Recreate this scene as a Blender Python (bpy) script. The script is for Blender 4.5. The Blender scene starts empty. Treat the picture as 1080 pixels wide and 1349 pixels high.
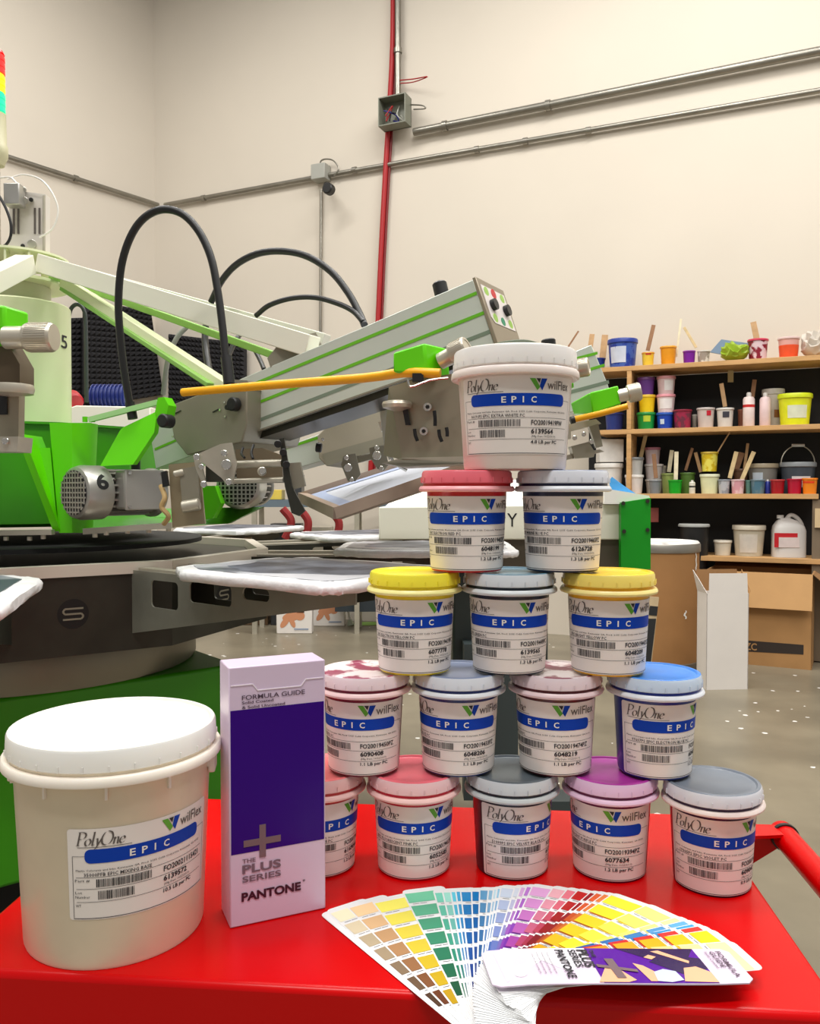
import bpy, bmesh, math, random
from mathutils import Vector, Matrix
random.seed(7)
PI = math.pi
scene = bpy.context.scene
col = scene.collection
V = Vector

# ------------------------------------------------------------------ camera
H, F, CX, CY = 1.20, 1100.0, 540.0, 674.5
PITCH = math.atan(29.5 / F)
camd = bpy.data.cameras.new('camera'); cam = bpy.data.objects.new('camera', camd); col.objects.link(cam)
cam.location = (0, 0, H); cam.rotation_euler = (PI / 2 - PITCH, 0, 0)
camd.sensor_fit = 'HORIZONTAL'; camd.sensor_width = 36; camd.lens = 36 * F / 1080
camd.clip_start = 0.02; camd.clip_end = 100
scene.camera = cam

# ------------------------------------------------------------------ light, exposure
scene.view_settings.view_transform = 'Standard'
try: scene.view_settings.look = 'None'
except Exception: pass
scene.view_settings.gamma = 1.0
scene.view_settings.use_curve_mapping = False
scene.view_settings.exposure = 0.08
w = bpy.data.worlds.new('world'); scene.world = w; w.use_nodes = True
bg = w.node_tree.nodes['Background']
bg.inputs[0].default_value = (1.0, 0.975, 0.94, 1); bg.inputs[1].default_value = 0.31

def area(loc, sx, sy, power, colr=(1, .975, .93), target=None):
    l = bpy.data.lights.new('ceiling_lamp', 'AREA'); l.shape = 'RECTANGLE'; l.size = sx; l.size_y = sy
    l.energy = power; l.color = colr
    o = bpy.data.objects.new('ceiling_lamp', l); col.objects.link(o); o.location = loc
    if target is not None:
        o.rotation_euler = (V(target) - V(loc)).to_track_quat('-Z', 'Y').to_euler()
    return o
for (x, y, p) in ((-3.2, 1.6, 90), (0.2, 1.9, 120), (3.4, 2.2, 110), (-2.2, 5.4, 100), (1.0, 4.6, 115), (3.8, 3.6, 75), (-0.9, -1.4, 150), (2.2, -1.0, 110)):
    area((x, y, 6.3), 2.4, 0.45, p)

# ------------------------------------------------------------------ pixels to places
cP, sP = math.cos(PITCH), math.sin(PITCH)
def ray(px, py):
    u, v = (px - CX) / F, (CY - py) / F
    return V((u, cP + v * sP, -sP + v * cP))
CAM = V((0, 0, H))
def at(px, py, Y): d = ray(px, py); return CAM + d * (Y / d.y)
def atz(px, py, Z): d = ray(px, py); return CAM + d * ((Z - H) / d.z)
def onp(px, py, P, N): d = ray(px, py); return CAM + d * ((V(P) - CAM).dot(V(N)) / d.dot(V(N)))

# ------------------------------------------------------------------ materials
def lin(c):
    r = []
    for x in c[:3]:
        x = x / 255.0
        r.append(x / 12.92 if x <= .04045 else ((x + .055) / 1.055) ** 2.4)
    return (r[0], r[1], r[2], 1.0)
MATS = {}
def mat(name, c, rough=.5, metal=0.0, var=0.0, scale=8.0, spec=.5, bump=0.0, trans=0.0, emit=None, estr=0, coat=0.0, c2=None, thr=None, sss=0.0, stretch=None):
    if name in MATS: return MATS[name]
    m = bpy.data.materials.new(name); m.use_nodes = True
    nt = m.node_tree; b = nt.nodes['Principled BSDF']
    b.inputs['Base Color'].default_value = lin(c); b.inputs['Roughness'].default_value = rough
    b.inputs['Metallic'].default_value = metal; b.inputs['Specular IOR Level'].default_value = spec
    if trans: b.inputs['Transmission Weight'].default_value = trans
    if coat: b.inputs['Coat Weight'].default_value = coat; b.inputs['Coat Roughness'].default_value = .08
    if sss:
        b.inputs['Subsurface Weight'].default_value = sss; b.inputs['Subsurface Radius'].default_value = (.6, .5, .4)
        b.inputs['Subsurface Scale'].default_value = .01
    if emit is not None:
        b.inputs['Emission Color'].default_value = lin(emit); b.inputs['Emission Strength'].default_value = estr
    if var or bump or c2:
        tc = nt.nodes.new('ShaderNodeTexCoord'); n = nt.nodes.new('ShaderNodeTexNoise')
        n.inputs['Scale'].default_value = scale; n.inputs['Detail'].default_value = 6
        src = tc.outputs['Object']
        if stretch:
            mp = nt.nodes.new('ShaderNodeMapping'); mp.inputs['Scale'].default_value = stretch
            nt.links.new(src, mp.inputs[0]); src = mp.outputs[0]
        nt.links.new(src, n.inputs['Vector'])
        if var or c2:
            r = nt.nodes.new('ShaderNodeValToRGB')
            a = lin(c); q = lin(c2) if c2 else tuple(a[i] * (1 - var) for i in range(3)) + (1,)
            t = thr or (.35, .65)
            r.color_ramp.elements[0].position = t[0]; r.color_ramp.elements[1].position = t[1]
            r.color_ramp.elements[0].color = q; r.color_ramp.elements[1].color = a
            nt.links.new(n.outputs[0], r.inputs[0]); nt.links.new(r.outputs[0], b.inputs['Base Color'])
        if bump:
            bp = nt.nodes.new('ShaderNodeBump'); bp.inputs['Strength'].default_value = bump; bp.inputs['Distance'].default_value = .01
            nt.links.new(n.outputs[0], bp.inputs['Height']); nt.links.new(bp.outputs[0], b.inputs['Normal'])
    MATS[name] = m
    return m
def vcol_mat():
    m = bpy.data.materials.new('printed_swatch_paper'); m.use_nodes = True
    nt = m.node_tree; b = nt.nodes['Principled BSDF']; b.inputs['Roughness'].default_value = .38
    a = nt.nodes.new('ShaderNodeVertexColor'); a.layer_name = 'ink'
    nt.links.new(a.outputs[0], b.inputs['Base Color'])
    return m

# ------------------------------------------------------------------ mesh builder (world coordinates)
WL = {}
class MB:
    def __init__(s): s.v = []; s.f = []; s.m = []; s.c = []
    def add(s, vs, fs, mi=0, colr=None):
        o = len(s.v); s.v += [V(p) for p in vs]
        for f in fs: s.f.append([i + o for i in f]); s.m.append(mi); s.c.append(colr)
        return s
    def box(s, lo, hi, mi=0, M=None):
        x0, y0, z0 = lo; x1, y1, z1 = hi
        vs = [V(p) for p in ((x0,y0,z0),(x1,y0,z0),(x1,y1,z0),(x0,y1,z0),(x0,y0,z1),(x1,y0,z1),(x1,y1,z1),(x0,y1,z1))]
        if M: vs = [M @ p for p in vs]
        return s.add(vs, [(0,3,2,1),(4,5,6,7),(0,1,5,4),(1,2,6,5),(2,3,7,6),(3,0,4,7)], mi)
    def prism(s, pts, d, mi=0, off=None):
        """closed prism of a planar polygon pts (3D) swept by the vector d"""
        d = V(d); a = [V(p) + (V(off) if off else V((0,0,0))) for p in pts]; n = len(a)
        nrm = V((0,0,0))
        for i in range(n): nrm += a[i].cross(a[(i+1) % n])
        if nrm.dot(d) > 0: a.reverse()
        b = [p + d for p in a]
        fs = [tuple(range(n)), tuple(range(2*n-1, n-1, -1))] + [(i, n+i, n+(i+1) % n, (i+1) % n)[::1] for i in range(n)]
        fs = [fs[0], fs[1]] + [(((i+1) % n), i, n+i, n+(i+1) % n)[::-1][::-1] for i in range(n)]
        return s.add(a + b, fs, mi)
    def lathe(s, prof, M=None, n=32, mi=0, a0=0.0, mis=None, cap0=True):
        """prof: (r, z) from bottom to top, around local z"""
        o = len(s.v); k = len(prof)
        for (r, z) in prof:
            for j in range(n):
                a = a0 + 2*PI*j/n; p = V((r*math.cos(a), r*math.sin(a), z))
                s.v.append(M @ p if M else p)
        for i in range(k-1):
            for j in range(n):
                j2 = (j+1) % n
                s.f.append([o+i*n+j, o+i*n+j2, o+(i+1)*n+j2, o+(i+1)*n+j]); s.m.append(mis[i] if mis else mi); s.c.append(None)
        if cap0 and prof[0][0] > 1e-6: s.f.append([o+j for j in range(n)][::-1]); s.m.append(mis[0] if mis else mi); s.c.append(None)
        if prof[-1][0] > 1e-6: s.f.append([o+(k-1)*n+j for j in range(n)]); s.m.append(mis[-1] if mis else mi); s.c.append(None)
        return s
    def cyl(s, p, q, r, n=20, mi=0, r2=None, bev=0.0):
        p, q = V(p), V(q); L = (q-p).length
        M = Matrix.Translation(p) @ (q-p).to_track_quat('Z', 'Y').to_matrix().to_4x4()
        r2 = r if r2 is None else r2
        if bev: pr = [(r-bev, 0), (r, bev), (r2, L-bev), (r2-bev, L)]
        else: pr = [(r, 0), (r2, L)]
        return s.lathe(pr, M, n, mi)
    def tube(s, pts, r, n=10, mi=0, smooth=6):
        P = catmull([V(p) for p in pts], smooth) if smooth else [V(p) for p in pts]
        o = len(s.v); up = V((0, 0, 1)); N = len(P)
        prev = None
        for i, p in enumerate(P):
            t = (P[min(i+1, N-1)] - P[max(i-1, 0)]).normalized()
            if prev is None:
                x = t.cross(up)
                if x.length < 1e-3: x = t.cross(V((1, 0, 0)))
            else: x = prev - t * prev.dot(t)
            x.normalize(); prev = x; y = t.cross(x)
            for j in range(n):
                a = 2*PI*j/n; s.v.append(p + (x*math.cos(a) + y*math.sin(a)) * r)
        for i in range(N-1):
            for j in range(n):
                j2 = (j+1) % n
                s.f.append([o+i*n+j2, o+i*n+j, o+(i+1)*n+j, o+(i+1)*n+j2]); s.m.append(mi); s.c.append(None)
        s.f.append([o+j for j in range(n)]); s.m.append(mi); s.c.append(None)
        s.f.append([o+(N-1)*n+j for j in range(n)][::-1]); s.m.append(mi); s.c.append(None)
        return s
    def bar(s, p, q, wd, ht, up=(0,0,1), mi=0):
        p, q = V(p), V(q); t = (q-p).normalized(); x = t.cross(V(up)).normalized(); z = x.cross(t)
        a = [p + x*sx*wd/2 + z*sz*ht/2 for sx, sz in ((-1,-1),(1,-1),(1,1),(-1,1))]
        return s.prism(a, q-p, mi)
    def build(s, name, m, parent=None, smooth=35, bevel=0.0, orient=True):
        me = bpy.data.meshes.new(name)
        lo = V([min(v[i] for v in s.v) for i in range(3)]); hi = V([max(v[i] for v in s.v) for i in range(3)])
        o0 = V(((lo.x+hi.x)/2, (lo.y+hi.y)/2, lo.z))
        me.from_pydata([tuple(v - o0) for v in s.v], [], s.f)
        ms = m if isinstance(m, (list, tuple)) else [m]
        for x in ms: me.materials.append(x)
        me.polygons.foreach_set('material_index', s.m)
        if any(c is not None for c in s.c):
            ca = me.color_attributes.new('ink', 'FLOAT_COLOR', 'CORNER')
            for p, c in zip(me.polygons, s.c):
                for li in p.loop_indices: ca.data[li].color = c or (1, 1, 1, 1)
        if orient:
            b = bmesh.new(); b.from_mesh(me); bmesh.ops.recalc_face_normals(b, faces=b.faces); b.to_mesh(me); b.free()
        if smooth:
            me.polygons.foreach_set('use_smooth', [True]*len(me.polygons)); me.set_sharp_from_angle(angle=math.radians(smooth))
        me.update()
        o = bpy.data.objects.new(name, me); col.objects.link(o)
        base = WL[parent.name] if parent else V((0, 0, 0))
        o.location = o0 - base; WL[o.name] = o0
        if parent: o.parent = parent
        if bevel:
            md = o.modifiers.new('bevel', 'BEVEL'); md.width = bevel; md.segments = 2; md.limit_method = 'ANGLE'; md.angle_limit = math.radians(40)
        return o
def catmull(P, k):
    if len(P) < 3: return P
    Q = [P[0]*2 - P[1]] + P + [P[-1]*2 - P[-2]]; R = []
    for i in range(1, len(Q)-2):
        a, b, c, d = Q[i-1], Q[i], Q[i+1], Q[i+2]
        for j in range(k):
            t = j / k
            R.append(.5*((2*b) + (c-a)*t + (2*a-5*b+4*c-d)*t*t + (3*b-a-3*c+d)*t**3))
    R.append(P[-1]); return R
def thing(name, label, cat, loc, group=None):
    o = bpy.data.objects.new(name, None); col.objects.link(o); o.location = loc; o.empty_display_size = .05
    WL[o.name] = V(loc); tag(o, label, cat, group); return o
def tag(o, label, cat=None, group=None):
    o['label'] = label
    if cat: o['category'] = cat
    if group: o['group'] = group
    return o
def structure(o, label=None):
    o['kind'] = 'structure'
    if label: o['label'] = label; o['category'] = o.name.split('_')[0]
    return o

# flat text as triangles (x right, y up), unit size, cached
_TC = {}
def text_mesh(s, bold=0.0, res=2, shear=0.0):
    k = (s, bold, res, shear)
    if k in _TC: return _TC[k]
    cu = bpy.data.curves.new('t', 'FONT'); cu.body = s; cu.size = 1; cu.resolution_u = res; cu.offset = bold; cu.shear = shear
    ob = bpy.data.objects.new('t', cu); col.objects.link(ob)
    dg = bpy.context.evaluated_depsgraph_get(); dg.update()
    me = bpy.data.meshes.new_from_object(ob.evaluated_get(dg))
    vs = [(v.co.x, v.co.y) for v in me.vertices]; fs = [tuple(p.vertices) for p in me.polygons]
    bpy.data.objects.remove(ob); bpy.data.curves.remove(cu); bpy.data.meshes.remove(me)
    x0 = min(v[0] for v in vs); x1 = max(v[0] for v in vs); y0 = min(v[1] for v in vs); y1 = max(v[1] for v in vs)
    vs = [((x-x0)/(x1-x0), (y-y0)/(y1-y0)) for x, y in vs]
    _TC[k] = (vs, fs); return _TC[k]

# ================================================================== materials in use
wallm = mat('beige_painted_wall', (214, 205, 191), .85, var=.05, scale=.7, bump=.05)
# floor: sealed concrete with white paint spills
flm = mat('stained_concrete', (140, 131, 112), .34, var=.30, scale=2.4, bump=.05)
def floor_spots():
    nt = flm.node_tree; b = nt.nodes['Principled BSDF']; src = b.inputs['Base Color'].links[0].from_socket
    tc = nt.nodes.new('ShaderNodeTexCoord'); mp = nt.nodes.new('ShaderNodeMapping'); mp.inputs['Scale'].default_value = (1, 1, 1)
    vo = nt.nodes.new('ShaderNodeTexVoronoi'); vo.inputs['Scale'].default_value = 8; vo.inputs['Randomness'].default_value = 1
    n = nt.nodes.new('ShaderNodeTexNoise'); n.inputs['Scale'].default_value = 1.1
    n2 = nt.nodes.new('ShaderNodeTexNoise'); n2.inputs['Scale'].default_value = 22; n2.inputs['Detail'].default_value = 5
    nt.links.new(tc.outputs['Object'], mp.inputs[0])
    for k in (vo, n, n2): nt.links.new(mp.outputs[0], k.inputs['Vector'])
    m1 = nt.nodes.new('ShaderNodeMath'); m1.operation = 'MULTIPLY_ADD'
    nt.links.new(n2.outputs[0], m1.inputs[0]); m1.inputs[1].default_value = .35; nt.links.new(vo.outputs['Distance'], m1.inputs[2])
    m2 = nt.nodes.new('ShaderNodeMath'); m2.operation = 'LESS_THAN'; nt.links.new(m1.outputs[0], m2.inputs[0]); m2.inputs[1].default_value = .265
    m3 = nt.nodes.new('ShaderNodeMath'); m3.operation = 'GREATER_THAN'; nt.links.new(n.outputs[0], m3.inputs[0]); m3.inputs[1].default_value = .45
    m4 = nt.nodes.new('ShaderNodeMath'); m4.operation = 'MULTIPLY'; nt.links.new(m2.outputs[0], m4.inputs[0]); nt.links.new(m3.outputs[0], m4.inputs[1])
    mx = nt.nodes.new('ShaderNodeMix'); mx.data_type = 'RGBA'
    nt.links.new(m4.outputs[0], mx.inputs[0]); nt.links.new(src, mx.inputs[6]); mx.inputs[7].default_value = lin((232, 230, 226))
    nt.links.new(mx.outputs[2], b.inputs['Base Color'])
floor_spots()
steel = mat('brushed_steel', (196, 190, 174), .38, .5, var=.15, scale=14)
dsteel = mat('dark_oiled_steel', (66, 66, 58), .36, .5, var=.35, scale=7)
alu = mat('anodised_aluminium', (208, 214, 204), .36, .2, var=.06, scale=5)
olive = mat('olive_grey_sheet_metal', (150, 145, 128), .42, .35, var=.1, scale=6)
green = mat('lime_green_powder_coat', (100, 218, 4), .34, spec=.4)
dgreen = mat('green_powder_coat', (62, 158, 8), .36)
stripeg = mat('green_stripe', (105, 185, 30), .4)
cream = mat('pale_green_cream_enamel', (232, 236, 196), .35)
creamw = mat('cream_enamel', (238, 236, 220), .35)
black = mat('black_rubber', (24, 24, 25), .42)
blackm = mat('matt_black', (16, 16, 17), .7)
greyp = mat('grey_plastic', (150, 150, 145), .45)
yellow = mat('orange_yellow_paint', (250, 178, 8), .35)
chrome = mat('polished_metal', (205, 203, 196), .22, .9)
knobm = mat('knurled_nickel', (205, 198, 182), .33, .6)
silver = mat('cast_aluminium', (188, 186, 180), .34, .7, var=.12, scale=12)
woodm = mat('pine_board', (206, 160, 104), .6, var=.22, scale=5, stretch=(1, 1, 8))
stickm = [mat('stick_wood_%d' % i, c, .7, var=.2, scale=20) for i, c in enumerate([(205, 165, 120), (226, 200, 150), (160, 118, 85), (240, 228, 195)])]
card = mat('brown_cardboard', (178, 134, 84), .8, var=.1, scale=6)
cardd = mat('brown_cardboard_inside', (150, 110, 68), .85, var=.1, scale=6)
whitec = mat('white_carton', (232, 226, 220), .6, var=.03)
red = mat('red_gloss_enamel', (200, 0, 3), .26, spec=.22, var=.04, scale=3)
white = mat('white_paint', (240, 238, 232), .5)
ink = mat('black_print', (38, 36, 42), .6)
inkg = mat('grey_print', (96, 88, 84), .6)
blueink = mat('blue_print', (4, 62, 176), .45, spec=.2)
lgreen = mat('green_logo_print', (92, 170, 40), .4)
labelm = mat('label_paper', (240, 232, 226), .42)

# ================================================================== the room
WD = V((-.914, .405, 0)).normalized()            # along the back wall, away to the left
WN = V((-WD.y, WD.x, 0)) * -1                    # out of the wall into the room ...
if WN.y > 0: WN = -WN
WP = V((2.40, 6.37, 0))
tcn = 5.47
CORNER = WP + WD * tcn
LD = V((-.588, -.809, 0)).normalized(); LN = V((LD.y, -LD.x, 0))
if LN.x < 0: LN = -LN
def slab(name, a, b, n, z0, z1, th=.15):
    mb = MB(); mb.prism([V((a.x, a.y, z0)), V((b.x, b.y, z0)), V((b.x, b.y, z1)), V((a.x, a.y, z1))], -V(n) * th)
    return mb.build(name, wallm, smooth=0)
structure(slab('wall_back', CORNER, WP - WD * 6.0, WN, 0, 7.2), 'tall beige painted wall with conduits and shelving')
structure(slab('wall_left', CORNER + LD * 11, CORNER, LN, 0, 7.2), 'beige painted wall running to the left of the corner')
mb = MB(); mb.box((-13, -6, -.1), (11, 10.5, 0)); structure(mb.build('floor', flm, smooth=0), 'stained grey concrete floor with white paint spots')

def wp(px, py, off=0.0): return onp(px, py, WP + WN * off, WN)
def lp(px, py, off=0.0): return onp(px, py, CORNER + LN * off, LN)

galv = mat('galvanised_conduit', (150, 146, 136), .35, .8, var=.15, scale=10)
def conduit(pts, r, label, clips=()):
    t = thing('conduit', label, 'conduit', pts[0], 'conduits on the walls')
    MB().tube(pts, r, 12, smooth=0).build('pipe', galv, t)
    for c in clips:
        p, d = c; p = V(p); d = V(d).normalized()
        m = MB(); m.cyl(p - d*.02, p + d*.02, r*1.35, 12); m.build('coupling', galv, t)
    return t
o1 = .04
cpt = lp(213, 270, o1)
conduit([wp(217, 270, o1), wp(420, 233, o1), wp(540, 212, o1), wp(1110, 114, o1)], .021, 'grey conduit running from the room corner along the wall, lower of two',
        [(wp(268, 261, o1), WD), (wp(467, 224, o1), WD), (wp(628, 197, o1), WD), (wp(692, 186, o1), WD), (wp(775, 172, o1), WD)])
conduit([lp(209, 270, o1), lp(-60, 184, o1), lp(-60, 184, o1) + (lp(-60, 184, o1) - lp(209, 270, o1)).normalized()*4.5], .021, 'grey conduit sloping down the left wall into the corner', [(lp(100, 235, o1), LD)])
conduit([wp(545, 174, .06), wp(1110, 61, .06)], .032, 'thick steel conduit running right from the junction box', [(wp(722, 139, .06), WD), (wp(586, 166, .06), WD)])
conduit([wp(524, -40, .06), wp(524, 141, .06)], .027, 'shiny steel conduit coming down into the junction box', [(wp(524, 67, .06), (0, 0, 1))])
conduit([wp(423, 250, .03), wp(422, 445, .03)], .013, 'thin vertical conduit below the small switch box')
redc = mat('red_cable_jacket', (165, 24, 30), .45)
tag(MB().tube([wp(518, -40, .05), wp(517, 60, .05), wp(513, 140, .05), wp(508, 220, .05), wp(502, 330, .05), wp(497, 440, .05), wp(487, 640, .05)], .023, 10).build('red_cable', redc),
    'thick red cable bundle hanging down the wall past the junction box', 'cable')
tag(MB().tube([wp(523, -40, .03), wp(522, 60, .03), wp(518, 140, .03), wp(513, 220, .03), wp(507, 330, .03), wp(502, 440, .03), wp(492, 640, .03)], .012, 8).build('red_cable', mat('dark_red_cable', (120, 14, 20), .45)),
    'thinner dark red cable tied alongside the thick red one', 'cable')
# junction box, open front
jb = thing('junction_box', 'open grey electrical junction box with wires at the conduit end', 'electrical box', wp(527, 182, .1))
def wbox(mb, px0, py0, px1, py1, d0, d1, mi=0):
    a, b, c, d = wp(px0, py0), wp(px1, py0), wp(px1, py1), wp(px0, py1)
    z1, z0 = (a.z+b.z)/2, (c.z+d.z)/2
    q = [V((a.x, a.y, z1)), V((b.x, b.y, z1)), V((b.x, b.y, z0)), V((a.x, a.y, z0))]
    mb.prism([p + WN*d0 for p in q], WN*(d1-d0), mi); return q
m = MB(); q = wbox(m, 512, 139, 547, 176, .085, .095)
for i in range(4): m.bar(q[i] + WN*.08, q[(i+1) % 4] + WN*.08, .012 if i % 2 else .16, .16 if i % 2 else .012, up=WN) if False else None
ctr = sum(q, V())/4
for (a, b) in ((0, 1), (1, 2), (2, 3), (3, 0)):
    inn = [q[a], q[b], q[b] + (ctr-q[b])*.07, q[a] + (ctr-q[a])*.07]
    m.prism([p_ + WN*.085 for p_ in inn], WN*.13)
m.build('housing', mat('grey_box_enamel', (120, 122, 108), .5), jb)
for k, c in enumerate(((30, 30, 120), (150, 30, 30), (200, 200, 190), (20, 20, 20))):
    pts = [ctr + V((random.uniform(-.09, .09), 0, random.uniform(-.08, .08))) + WN*(.11 + .025*j) for j in range(4)]
    MB().tube(pts, .006, 6).build('wire', mat('wire_%d' % k, c, .5), jb)
tag(MB().tube([wp(524, 106, .06), wp(545, 104, .12), wp(563, 101, .16), wp(545, 108, .1), wp(526, 110, .06)], .005, 6).build('wire_tie', redc), 'loose red wire tie sticking out above the junction box', 'wire')
tag(MB().tube([wp(540, 138, .1), wp(556, 139, .14), wp(560, 143, .14), wp(545, 144, .1)], .006, 6).build('wire_tie', galv), 'loose grey wire loop on the junction box top', 'wire')
sb = thing('switch_box', 'small grey switch box with black knob on the lower conduit', 'electrical box', wp(426, 245, .1))
m = MB(); wbox(m, 418, 221, 436, 241, 0, .12); m.build('housing', mat('grey_box_enamel2', (160, 160, 152), .45), sb, bevel=.006)
p = wp(436, 251, .18); MB().cyl(p, p + WN*.08, .05, 20, bev=.01).build('knob', black, sb)
MB().cyl(wp(430, 244, .08), wp(434, 251, .2), .03, 12).build('stem', black, sb)
MB().tube([wp(420, 222, .06), wp(424, 211, .06), wp(438, 211, .06), wp(446, 222, .06), wp(440, 232, .06)], .007, 6).build('wire', galv, sb)
# small wall stains
# ================================================================== acoustic foam
foamm = mat('charcoal_foam', (34, 33, 36), .9)
def foam(quad, n, label, th=.04, peak=.035, step=.048):
    a, b, c, d = [V(p) for p in quad]      # corners in order, n out of the wall
    t = MB(); t.prism([a, b, c, d], -V(n)*th)
    nu = max(1, int((b-a).length/step)); nv = max(1, int((d-a).length/step))
    def P(u, v): return (a*(1-u) + b*u)*(1-v) + (d*(1-u) + c*u)*v
    for i in range(nu):
        for j in range(nv):
            u0, u1, v0, v1 = i/nu, (i+1)/nu, j/nv, (j+1)/nv
            base = [P(u0, v0), P(u1, v0), P(u1, v1), P(u0, v1)]
            t.add(base + [P((u0+u1)/2, (v0+v1)/2) + V(n)*peak], [(0, 1, 4), (1, 2, 4), (2, 3, 4), (3, 0, 4)])
    return tag(t.build('foam_panel', foamm, smooth=0), label, 'foam panel', 'foam panels in the corner')
FO = .1
foam([lp(66, 420, FO), lp(150, 417, FO), lp(150, 540, FO), lp(66, 545, FO)], LN, 'large black egg-crate foam panel behind the cream column')
foam([lp(112, 399, FO+.2), lp(158, 404, FO+.2), lp(160, 520, FO+.2), lp(112, 520, FO+.2)], LN, 'black egg-crate foam panel between the two black hoses')
foam([lp(156, 402, FO), lp(199, 411, FO), lp(215, 520, FO), lp(156, 530, FO)], LN, 'tilted black foam panel by the room corner')
foam([wp(222, 440, FO), wp(322, 452, FO), wp(322, 560, FO), wp(222, 560, FO)], WN, 'black foam panel to the right of the room corner')

# ================================================================== ink pails
def place_label(parent, cx, cy, z0, rz, ztop, yaw, texts, sc=1.0, tiny=True):
    """rz(z) body radius at height z; label 150 x 85 mm wrapped round, centre turned yaw from the camera"""
    a0 = -math.atan2(cx, cy) + yaw; R = rz(ztop - .04*sc)
    def W(u, v, off):     # u, v in mm, v down from the label's top
        a = a0 + u*sc*.001/R; z = ztop - v*sc*.001; r = rz(z) + off
        return V((cx + r*math.sin(a), cy - r*math.cos(a), z0 + z))
    def sheet(mb, u0, u1, v0, v1, off, rad=0.0, mi=0):
        n = max(1, int(abs(u1-u0)*sc*.001/R/.09)+1); top = []; bot = []
        for i in range(n+1):
            u = u0 + (u1-u0)*i/n; e = 0
            if rad:
                du = min(u-u0, u1-u)
                if du < rad: e = rad - math.sqrt(max(0, rad*rad - (rad-du)**2))
            top.append(W(u, v0+e, off)); bot.append(W(u, v1-e, off))
        if rad:   # finer ends
            us = [rad*(1-math.cos(PI/2*k/5)) for k in range(6)]
            U = [u0+x for x in us] + [u0+rad + (u1-u0-2*rad)*k/n for k in range(1, n)] + [u1-x for x in reversed(us)]
            top = []; bot = []
            for u in U:
                du = min(u-u0, u1-u); e = rad - math.sqrt(max(0, rad*rad - (rad-du)**2)) if du < rad else 0
                top.append(W(u, v0+e, off)); bot.append(W(u, v1-e, off))
        k = len(top); mb.add(top+bot, [(i, k+i, k+i+1, i+1) for i in range(k-1)], mi)
    def line(mb, u0, u1, v, h=.35, off=.0006): sheet(mb, u0, u1, v-h/2, v+h/2, off)
    def txt(mb, s, u0, u1, v0, v1, bold=0.0, off=.0007, shear=0.0, res=2):
        vs, fs = text_mesh(s, bold, res, shear)
        mb.add([W(u0 + x*(u1-u0), v1 - y*(v1-v0), off) for x, y in vs], fs)
    def poly(mb, pts, off): mb.add([W(u, v, off) for u, v in pts], [tuple(range(len(pts)))])
    mb = MB(); sheet(mb, -69, 74, 0, 83.4, .0003, 3); lab = mb.build('paper_label', labelm, parent, orient=False)
    mb = MB(); sheet(mb, -54, 58, 18.6, 31.5, .0006, 5); mb.build('blue_band', blueink, lab, orient=False)
    mb = MB()
    for i, ch in enumerate('EPIC'):
        u = (-16, -5.5, 6, 15)[i]; wd = (5, 5.2, 1.4, 5.8)[i]
        txt(mb, ch, u, u+wd, 22, 28.6, .02, .0009)
    mb.build('band_lettering', white, lab, orient=False)
    mb = MB(); poly(mb, [(13, 3), (19, 3), (24.5, 12), (21.5, 15.5)], .0007); mb.build('green_logo_mark', lgreen, lab, orient=False)
    mb = MB(); poly(mb, [(26, 3), (32.5, 3), (27, 15.5), (24, 11)], .0007); mb.build('blue_logo_mark', blueink, lab, orient=False)
    mb = MB()
    def pen(strokes, u0, adv, hgt, base, nib=(1.5, .55), sl=.22):
        for st, cw in strokes:
            for pts in st:
                P_ = catmull([V((x, y, 0)) for x, y in pts], 4) if len(pts) > 2 else [V((x, y, 0)) for x, y in pts]
                A = [(u0 + (p.x + sl*p.y)*hgt, base - p.y*hgt) for p in P_]
                vs = [W(a - nib[0]/2, b + nib[1]/2, .0007) for a, b in A] + [W(a + nib[0]/2, b - nib[1]/2, .0007) for a, b in A]
                k_ = len(A); mb.add(vs, [(i, i+1, k_+i+1, k_+i) for i in range(k_-1)])
            u0 += (cw + .07)*hgt
    o_ = [[(.2, .5), (.04, .38), (0, .2), (.08, .03), (.2, 0), (.34, .12), (.38, .32), (.3, .47), (.2, .5)]]
    Pg = [[(.1, 0), (.1, 1)], [(0, 1), (.3, 1), (.5, .93), (.56, .75), (.46, .55), (.28, .47), (.12, .49)], [(0, .01), (.22, .01)]]
    lg = [[(.02, 1), (.1, 1)], [(.08, 1), (.08, .1), (.14, 0), (.22, .06)]]
    yg = [[(0, .48), (.08, .5), (.16, .1), (.18, .0)], [(.36, .5), (.3, .3), (.18, 0), (.06, -.24), (-.04, -.3)]]
    Og = [[(.36, 1.02), (.12, .88), (.0, .5), (.1, .12), (.36, -.02), (.62, .12), (.74, .5), (.62, .88), (.36, 1.02)]]
    ng = [[(.0, .46), (.07, .48), (.07, 0)], [(.07, .3), (.16, .46), (.27, .49), (.32, .4), (.32, .05), (.38, 0)]]
    eg = [[(.02, .24), (.3, .3), (.3, .42), (.2, .5), (.06, .4), (0, .2), (.1, .02), (.22, 0), (.34, .1)]]
    pen([(Pg, .52), (o_, .38), (lg, .2), (yg, .32), (Og, .74), (ng, .38), (eg, .34)], -61, 1, 12.2, 15)
    sheet(mb, -60, -14, 16.6, 17.1, .0006); mb.build('maker_lettering', inkg, lab, orient=False)
    mb = MB(); txt(mb, 'wilFlex', 33, 66, 4.6, 14, .004, res=3); mb.build('logo_lettering', inkg, lab, orient=False)
    mb = MB(); poly(mb, [(20, 3), (25, 3), (23.5, 8)], .0009); mb.build('logo_mark_notch', ink, lab, orient=False)
    mb = MB()
    sheet(mb, -65, -64.6, 25, 82, .0006); sheet(mb, 70, 70.4, 25, 82, .0006)
    line(mb, -65, -54, 25); line(mb, 58, 70.4, 25); line(mb, -65, 70.4, 82, .6)
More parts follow.
